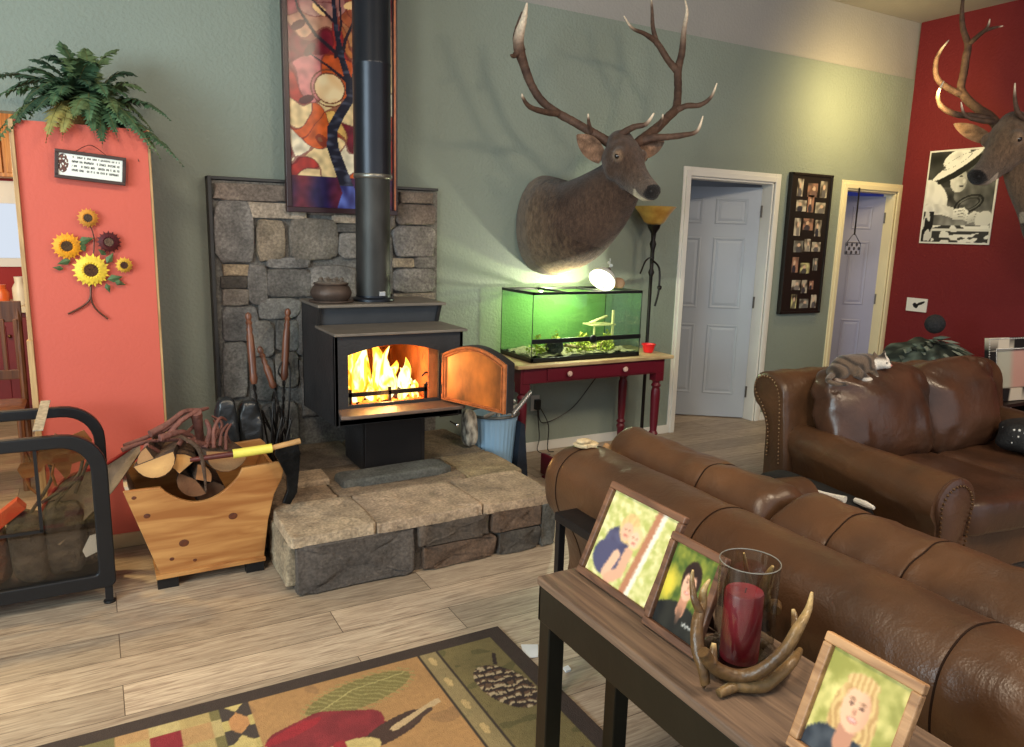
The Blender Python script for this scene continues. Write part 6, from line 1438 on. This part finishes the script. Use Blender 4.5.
for x in (FX0+.03, FX1-.045):
    for y in (3.39, 3.70): MB().box((x, y, .012), (x+.03, y+.03, .10)).lathe([(.024, 0), (.024, .010), (.012, .014)], (x+.015, y+.015, 0), 12).build('leg', M_black, t, smooth=False, bevel=.002)
MB().box((FX0+.02, 3.42, .10), (FX1-.02, 3.70, .115)).build('bottom_tray', M_black, t, smooth=False)
bt = atY(46, 405, 3.70); bb = atY(38, 432, 3.41)
MB().prism([(-.018, 0), (.018, 0), (.018, 1), (-.018, 1)], bb+V((0, 0, .004)), (1, 0, 0), (bt-bb)+V((0, 0, .012)), V((0, .3, 1)).normalized(), .004).build('strap', mat('grey_webbing', (150, 140, 124), .8, 0, .4, 60), t, smooth=False)
# elk cut-out plate between the frames
q = MB(); M_copper = mat('brown_cut_metal', (150, 92, 46), .5, .4, .4, 10, .15)
def pw_(u, v_): p = atY(u, v_-6, 3.47); return (p.x, p.z)
body = [(38, 448), (60, 446), (84, 436), (92, 446), (92, 462), (84, 466), (72, 470), (70, 480), (66, 486), (60, 478), (54, 472), (46, 470), (40, 478), (32, 484), (22, 484), (17, 476), (20, 470), (28, 468), (34, 460)]
q.prism([pw_(*p) for p in body], (0, 3.47, 0), (1, 0, 0), (0, 0, 1), (0, 1, 0), .004)
for pts in (([(30, 468), (26, 458), (18, 452), (10, 452)]), ([(26, 458), (28, 450), (24, 444)]), ([(34, 464), (40, 454), (52, 448), (60, 442)]), ([(44, 452), (46, 444)]), ([(52, 448), (56, 440)]), ([(54, 470), (52, 480), (56, 492)]), ([(26, 484), (30, 494), (40, 502)])):
    q.tube([V((pw_(*p)[0], 3.472, pw_(*p)[1])) for p in pts], .006, 6)
q.build('elk_cutout', M_copper, t, smooth=False)
# things inside the rack
rnd = random.Random(4); M_barkd = mat('dark_bark', (84, 76, 70), .9, 0, .5, 18, .9, 40)
lbl = ['dark split log standing at the left inside the black rack', 'dark rough-barked log standing in the middle of the black rack', 'dark log leaning behind the others inside the black rack', 'reddish-brown barked log at the far left inside the black rack', 'short dark log low in the right corner of the black rack']
for i, (x, y, w_, h_, c_) in enumerate(((-.30, 3.52, .07, .30, 0), (-.17, 3.53, .08, .33, 0), (-.09, 3.62, .05, .26, 0), (-.43, 3.53, .06, .25, 1), (-.56, 3.54, .06, .28, 1))):
    q = MB().superbox((x, y, .116+h_/2), (w_, .065, h_/2), .55, 28, 18, disp=lambda p, s_=i: p*(1+.16*nz(p.x*16, p.y*16+s_*5, p.z*7)))
    tag(q.build('firewood_log', M_barkd if not c_ else mat('red_brown_bark', (104, 64, 48), .9, 0, .5, 20, .8, 50)), lbl[i], 'firewood', 'firewood in the black rack')
q = MB().box((-.44, 3.46, .36), (-.27, 3.56, .42)).v; q_ = MB(); q_.box((-.07, -.03, -.025), (.07, .03, .025), Matrix.Translation((-.365, 3.49, .42)) @ Matrix.Rotation(radians(-38), 4, 'Y'))
tag(q_.build('orange_box', mat('orange_card', (196, 70, 30), .6), smooth=False, bevel=.003), 'small orange cardboard box tilted on top of the rack logs', 'box')
q = MB().prism([(0, 0), (.05, .02), (.07, .05), (.04, .055), (.05, .075), (.09, .085), (.08, .10), (.02, .09), (-.01, .03)], (-.10, 3.445, .20), (1, 0, 0), (0, 0, 1), (0, 1, 0), .012)
tag(q.build('white_paper_scrap', MATS['white_paper'], smooth=False), 'crumpled white paper scrap low inside the black rack', 'paper')
for i, pts in enumerate((((-.20, 3.47, .44), (-.10, 3.48, .56), (-.08, 3.48, .66)), ((-.12, 3.47, .48), (-.06, 3.47, .62)), ((-.28, 3.48, .42), (-.20, 3.48, .55), (-.21, 3.49, .64)), ((-.24, 3.46, .46), (-.09, 3.46, .55)))):
    tag(MB().tube(smoothpath(pts, 5), .007, 7).build('twig', M_barkd), ['long dark twig rising at the right inside the black rack', 'short straight dark twig at the right inside the black rack', 'curved dark twig in the middle of the black rack', 'dark twig lying crosswise over the rack logs'][i], 'twig', 'twigs in the black rack')
# grey canvas sling with red trim
q = MB(); rows = []
A_ = [atY(140, 442, 3.72), atY(104, 466, 3.60), atY(64, 472+8, 3.54), atY(36, 520, 3.50)]
B_ = [atY(140, 452, 3.55), atY(112, 492, 3.50), atY(84, 520, 3.48), atY(60, 545, 3.46)]
a_s, b_s = smoothpath(A_, 6), smoothpath(B_, 6)
n_ = len(a_s); vs = []
for i in range(n_):
    for j in range(7):
        u = j/6; p = a_s[i].lerp(b_s[i], u); p = p+V((0, 0, -.03*sin(pi*u))); vs.append(p)
fs_ = [(i*7+j, i*7+j+1, (i+1)*7+j+1, (i+1)*7+j) for i in range(n_-1) for j in range(6)]
nv = len(vs); q.add(vs+[p+V((0, .004, -.004)) for p in vs], fs_+[tuple(k+nv for k in f[::-1]) for f in fs_])
t = thing('canvas_log_carrier', 'grey canvas log carrier with red edging between rack and wood crate', 'log carrier', (.02, 3.6, .3))
q.build('canvas', mat('grey_canvas', (132, 118, 104), .9, 0, .25, 20, .3, 120), t)
MB().tube([p+V((0, 0, .004)) for p in a_s], .007, 8).build('red_edging', mat('red_webbing', (150, 34, 30), .7), t)

# ================================================================== WOOD CRATE WITH FIREWOOD
t = thing('firewood_crate', 'pine firewood crate with slanted sides and scooped front', 'crate', (.39, 3.62, 0))
M_crate = woodmat('knotty_pine', (184, 134, 78), (146, 92, 46), 2.4, 0, .4, .12, 9); CF, CBk = 3.42, 3.84
def crate_panel(y, scoop):
    top = [(.055, .475), (.20, .475)]
    if scoop: top += [(.20+.34*u, .475-.105*sin(pi*u)**.8+(.03*u)) for u in [i/16 for i in range(1, 16)]]
    top += [(.54, .515), (.70, .525), (.725, .50), (.712, .44), (.675, .37), (.645, .25), (.620, .072)]
    return [(.178, .072)]+top
MB().prism(crate_panel(CF, True), (0, CF, 0), (1, 0, 0), (0, 0, 1), (0, 1, 0), .02).build('front_panel', M_crate, t, smooth=False, bevel=.003)
MB().prism(crate_panel(CF, False), (0, CBk, 0), (1, 0, 0), (0, 0, 1), (0, 1, 0), .02).build('back_panel', M_crate, t, smooth=False, bevel=.003)
MB().prism([(.178, .075), (.19, .075), (.075, .49), (.060, .49)], (0, CF+.02, 0), (1, 0, 0), (0, 0, 1), (0, 1, 0), CBk-CF-.02).build('side_panel', mat('pale_side_board', (200, 186, 160), .5, 0, .15, 6), t, smooth=False)
MB().prism([(.610, .075), (.622, .075), (.648, .25), (.636, .25)], (0, CF+.02, 0), (1, 0, 0), (0, 0, 1), (0, 1, 0), CBk-CF-.02).prism([(.636, .25), (.648, .25), (.680, .38), (.668, .38)], (0, CF+.02, 0), (1, 0, 0), (0, 0, 1), (0, 1, 0), CBk-CF-.02).prism([(.668, .38), (.680, .38), (.715, .46), (.70, .46)], (0, CF+.02, 0), (1, 0, 0), (0, 0, 1), (0, 1, 0), CBk-CF-.02).build('side_panel', M_crate, t, smooth=False)
MB().box((.160, CF-.012, .055), (.625, CBk+.02, .075)).build('bottom_board', M_crate, t, smooth=False, bevel=.002)
MB().box((.165, CF+.01, .0), (.25, CF+.06, .055)).build('foot', M_black, t, smooth=False); MB().box((.54, CF+.01, 0), (.62, CF+.06, .055)).build('foot', M_black, t, smooth=False)
MB().box((.165, CBk-.04, .0), (.62, CBk, .055)).build('rear_foot', M_black, t, smooth=False)
q = MB()
for (u, v_, r_) in ((147, 516, .011), (184, 543, .017), (233, 516, .016), (172, 559, .008), (134, 498, .008), (195, 560, .007)):
    p = atY(u, v_, CF); p.y = CF-.0006; q.lathe([(r_, 0), (r_*.6, .0008), (0, .001)], p, 14, M=Matrix.Rotation(pi/2, 4, 'X') @ Matrix.Scale(1.25, 4, (1, 0, 0)))
q.build('wood_knots', mat('dark_knot', (96, 48, 24), .5, 0, .4, 60), t)
# split logs in the crate
M_bk = mat('log_bark', (88, 66, 50), .9, 0, .5, 20, .8, 50); M_cut = attmat('cut_wood', .8, .3, 60)
def wedge(cu, cv, r_, a0, a1, yaw_, lb, L_=.34, y0=3.40, col=(196, 156, 104)):
    p = atY(cu, cv, y0); n_ = 9; prof = [(0, 0)]+[(r_*cos(radians(a0+(a1-a0)*i/n_)), r_*sin(radians(a0+(a1-a0)*i/n_))) for i in range(n_+1)]
    if a1-a0 >= 350: prof = prof[1:-1]
    cx = sum(q_[0] for q_ in prof)/len(prof); cz = sum(q_[1] for q_ in prof)/len(prof)
    ax = V((sin(yaw_), cos(yaw_), -.02)).normalized(); X_ = ax.cross(V((0, 0, 1))).normalized(); Z_ = X_.cross(ax)
    t_ = thing('split_log', lb, 'firewood', p, group='logs in the wood crate')
    rings = [[p+X_*(x-cx)*(1+.06*nz(k*.9, j))+Z_*(z-cz)+ax*L_*j/6 for k, (x, z) in enumerate(prof)] for j in range(7)]
    MB().loft(rings).build('bark', M_bk, t_, angle=35)
    q_ = MB(); f0 = [v_-ax*.0015 for v_ in rings[0]]; c0 = sum(f0, V())/len(f0); m_ = len(f0); vs_ = [c0]; 
    for s_ in (.35, .7, .97): vs_ += [c0.lerp(v_, s_) for v_ in f0]
    fs2 = [(0, 1+(k+1) % m_, 1+k) for k in range(m_)]+[(1+r2*m_+k, 1+r2*m_+(k+1) % m_, 1+(r2+1)*m_+(k+1) % m_, 1+(r2+1)*m_+k) for r2 in range(2) for k in range(m_)]
    q_.add(vs_, fs2); q_.c = [s2l(lerp3(col, (132, 92, 58), .0 if i == 0 else .12*(1+((i-1)//m_)))) for i in range(len(vs_))]
    q_.build('cut_face', M_cut, t_, smooth=False)
wedge(148, 466, .075, 120, 300, .25, 'rounded split log at the far left of the wood crate', col=(170, 126, 82), y0=3.44)
wedge(158, 468, .085, 200, 380, .2, 'pale half-round log just right of the leftmost crate log', col=(206, 160, 100), y0=3.42)
wedge(180, 458, .090, 40, 130, .1, 'arched wedge-shaped split log in the middle of the crate', col=(212, 158, 92), y0=3.45)
wedge(188, 488, .080, 150, 300, .1, 'dark log low in the scoop of the crate front', col=(104, 66, 40), y0=3.50)
wedge(206, 472, .070, -20, 80, -.1, 'small brown split log in the crate right of the centre', col=(160, 108, 66), y0=3.48)
wedge(226, 462, .095, 170, 350, -.15, 'wide half-round log at the right of the crate', col=(170, 132, 92), y0=3.46)
wedge(212, 496, .070, 0, 359, 0, 'dark round log at the bottom of the crate', col=(84, 56, 38), y0=3.56)
# driftwood sticks heaped on top
M_stick = mat('reddish_driftwood', (122, 76, 66), .8, 0, .35, 25, .5, 60)
ST = [([(122, 450), (146, 442), (170, 440), (200, 438)], .008), ([(124, 446), (150, 436), (166, 430), (180, 418)], .008), ([(150, 434), (168, 424), (184, 412), (200, 410)], .012), ([(165, 440), (180, 422), (196, 412), (208, 408)], .010), ([(196, 412), (198, 424), (200, 438), (204, 448)], .019), ([(205, 448), (210, 432), (206, 420)], .011), ([(160, 438), (180, 432), (192, 436)], .012), ([(178, 446), (186, 434), (196, 424)], .009), ([(200, 446), (215, 440), (222, 424), (212, 416)], .007), ([(214, 448), (214, 430), (220, 418), (226, 420)], .007), ([(220, 446), (222, 432), (228, 424)], .006), ([(208, 450), (217, 434), (224, 430), (232, 448)], .006), ([(188, 440), (206, 444), (214, 438)], .010), ([(146, 446), (158, 452), (166, 460)], .010), ([(212, 446), (218, 430), (214, 420)], .006), ([(226, 450), (226, 434), (231, 424)], .006)]
for i, (pts, r_) in enumerate(ST):
    P2 = smoothpath([atY(u, v_, 3.50+.05*sin(i*1.9)+.04*k) for k, (u, v_) in enumerate(pts)], 5)
    rs = [1.35*r_*(1-.45*k/len(P2))*(1+.15*nz(k*.7, i*5)) for k in range(len(P2))]
    tag(MB().tube(P2, rs, 9).build('driftwood_stick', M_stick), ['thin reddish stick reaching left over the crate edge, lower of the two', 'thin reddish stick reaching left over the crate edge, upper of the two', 'stout reddish stick sloping up to the peak of the crate heap', 'curved reddish stick just below the sloping one at the heap peak', 'thick reddish driftwood piece standing up in the heap on the crate', 'reddish stick leaning on the right side of the thick upright piece', 'short stout reddish stick lying level at the left middle of the heap', 'reddish stick crossing behind the foot of the thick upright piece', 'hooked thin reddish stick at the right of the crate heap', 'thin reddish stick bent at its tip, in front of the black sacks', 'shortest thin reddish stick at the right end of the crate heap', 'thin reddish stick forming an arch at the right of the heap', 'low reddish stick lying along the right foot of the heap', 'reddish stick dipping into the crate beside the leftmost logs', 'thin reddish stick curving left at the right of the heap', 'rightmost reddish stick of the heap, beside the axe sleeve'][i], 'driftwood', 'driftwood sticks on the firewood crate')
q = MB(); pts = smoothpath([atY(180, 436, 3.40), atY(198, 448, 3.39), atY(204, 470, 3.39), atY(206, 492, 3.40)], 6); q.tube(pts, interp([.008, .010, .008, .004], 19), 8)
tag(q.build('curved_bark_strip', M_bk), 'curved dark bark strip hanging down over the crate scoop', 'bark')
# axe lying across the crate
t = thing('axe', 'axe with yellow sleeved handle lying across the crate top', 'axe', atY(245, 452, 3.38))
a, b_, c_, d_ = atY(190, 460, 3.40), atY(233, 454, 3.38), atY(272, 448, 3.37), atY(300, 441, 3.37)
MB().tube([a, a.lerp(b_, .5), b_], [.010, .012, .013], 12).build('handle', mat('dark_red_handle', (84, 30, 26), .45, 0, .3, 12), t)
MB().tube([b_, c_], [.021, .021], 12).build('yellow_sleeve', mat('pale_yellow_sleeve', (226, 214, 92), .5, 0, .12, 10), t)
MB().tube([c_, d_], [.013, .014], 12).build('handle_end', mat('worn_tan_wood', (190, 146, 92), .6, 0, .3, 20), t)
def xz(u, v_): p = atY(u, v_, 3.37); return (p.x, p.z)
MB().prism([xz(*p) for p in ((276, 446), (297, 440), (300, 452), (299, 470), (297, 492), (290, 504), (282, 503), (287, 490), (286, 476), (279, 462), (274, 454))], (0, 3.36, 0), (1, 0, 0), (0, 0, 1), (0, 1, 0), .022).build('head', mat('dark_forged_steel', (40, 42, 44), .3, .8, .5, 16, .2), t, smooth=False, bevel=.004)

# black plastic sacks behind the crate
M_sack = mat('black_plastic_sack', (42, 44, 46), .25, 0, .2, 6, .5, 14)
for i, (u0, u1, v0, y, lb) in enumerate(((213, 238, 399, 3.98, 'glossy black plastic sack standing behind the crate, left one'), (236, 262, 402, 4.02, 'glossy black plastic sack standing behind the crate, next to the fire irons'))):
    a, b_ = atY(u0, v0, y), atY(u1, v0, y); cx, w_ = (a.x+b_.x)/2, (b_.x-a.x)/2; h_ = a.z
    q = MB().superbox((cx, y+.02, h_/2+.001), (w_, .06, h_/2), .5, 44, 36, disp=lambda p, s_=i: V((p.x*(1+.05*nz(p.z*7, s_*4))+.006*nz(p.y*20, p.z*16, s_), p.y+.022*nz(p.x*26, p.z*9, s_*3)+.01*nz(p.x*50, p.z*30), p.z)))
    tag(q.build('black_sack', M_sack, angle=80), lb, 'sack', 'black sacks behind the crate')

# fire irons with turned handles
M_turn = woodmat('turned_walnut', (130, 80, 54), (84, 48, 32), 3, 2, .4)
def iron(label, top, mid_, bot, kind):
    t = thing('fire_iron', label, 'fire iron', bot, group='fire irons beside the stove')
    top, mid_, bot = V(top), V(mid_), V(bot); d = (mid_-top); L_ = d.length; Mr = d.to_track_quat('Z', 'Y').to_matrix().to_4x4()
    MB().lathe([(.0, 0), (.014, .01), (.018, .03), (.012, .045), (.018, .06), (.012, .075), (.018, .095), (.013, .11), (.019, .13), (.021, L_*.55), (.018, L_*.85), (.022, L_*.93), (.014, L_)], top, 16, M=Mr).build('handle', M_turn, t)
    q = MB(); n_ = 40; ex = (bot-mid_); x_, y_, _ = frame_from(ex)
    for ph in (0, pi): q.tube([mid_+ex*(i/n_)+x_*.005*cos(i*.8+ph)+y_*.005*sin(i*.8+ph) for i in range(n_+1)], .005, 6)
    q.build('twisted_shaft', M_iron, t)
    q = MB()
    if kind == 'shovel': q.superbox(bot+V((0, -.01, .06)), (.055, .012, .075), .5, 24, 12)
    elif kind == 'brush': q.superbox(bot+V((0, 0, .07)), (.04, .03, .07), .6, 24, 12)
    elif kind == 'poker': q.tube([bot+V((0, 0, .10)), bot+V((.03, 0, .09)), bot+V((.045, 0, .05))], [.006, .006, .003], 6)
    else: q.tube(smoothpath([mid_, mid_+V((-.03, 0, .05)), mid_+V((0, 0, .11)), mid_+V((.035, 0, .06)), mid_+ex*.5+V((.03, 0, 0)), bot], 5), .005, 6)
    q.build('tool_end', M_iron, t)
HZt = HZ+.004
iron('leftmost fire iron with turned brown handle standing by the stone wall', atY(248, 312, 4.22), atY(254, 384, 4.15), V((.77, 4.12, HZt)), 'shovel')
iron('fire iron with turned brown handle standing closest to the stove', atY(288, 308, 4.30), atY(284, 380, 4.28), V((.88, 4.22, HZt)), 'tongs')
iron('slanting fire iron leaning between the two upright ones', atY(259, 346, 4.36), atY(274, 388, 4.30), V((.92, 4.12, HZt)), 'poker')
q = MB(); rnd = random.Random(9)
for i in range(14):
    x = .80+.10*rnd.random(); y = 4.0+.1*rnd.random(); q.tube(smoothpath([(x, y, HZt), (x+rnd.uniform(-.03, .02), y, .42), (x+rnd.uniform(-.06, .05), y+.03, .55+.12*rnd.random())], 4), .006, 6)
tag(q.build('fire_iron_stand', M_iron), 'dark wrought iron scroll stand holding the fire irons on the hearth', 'fire iron stand')
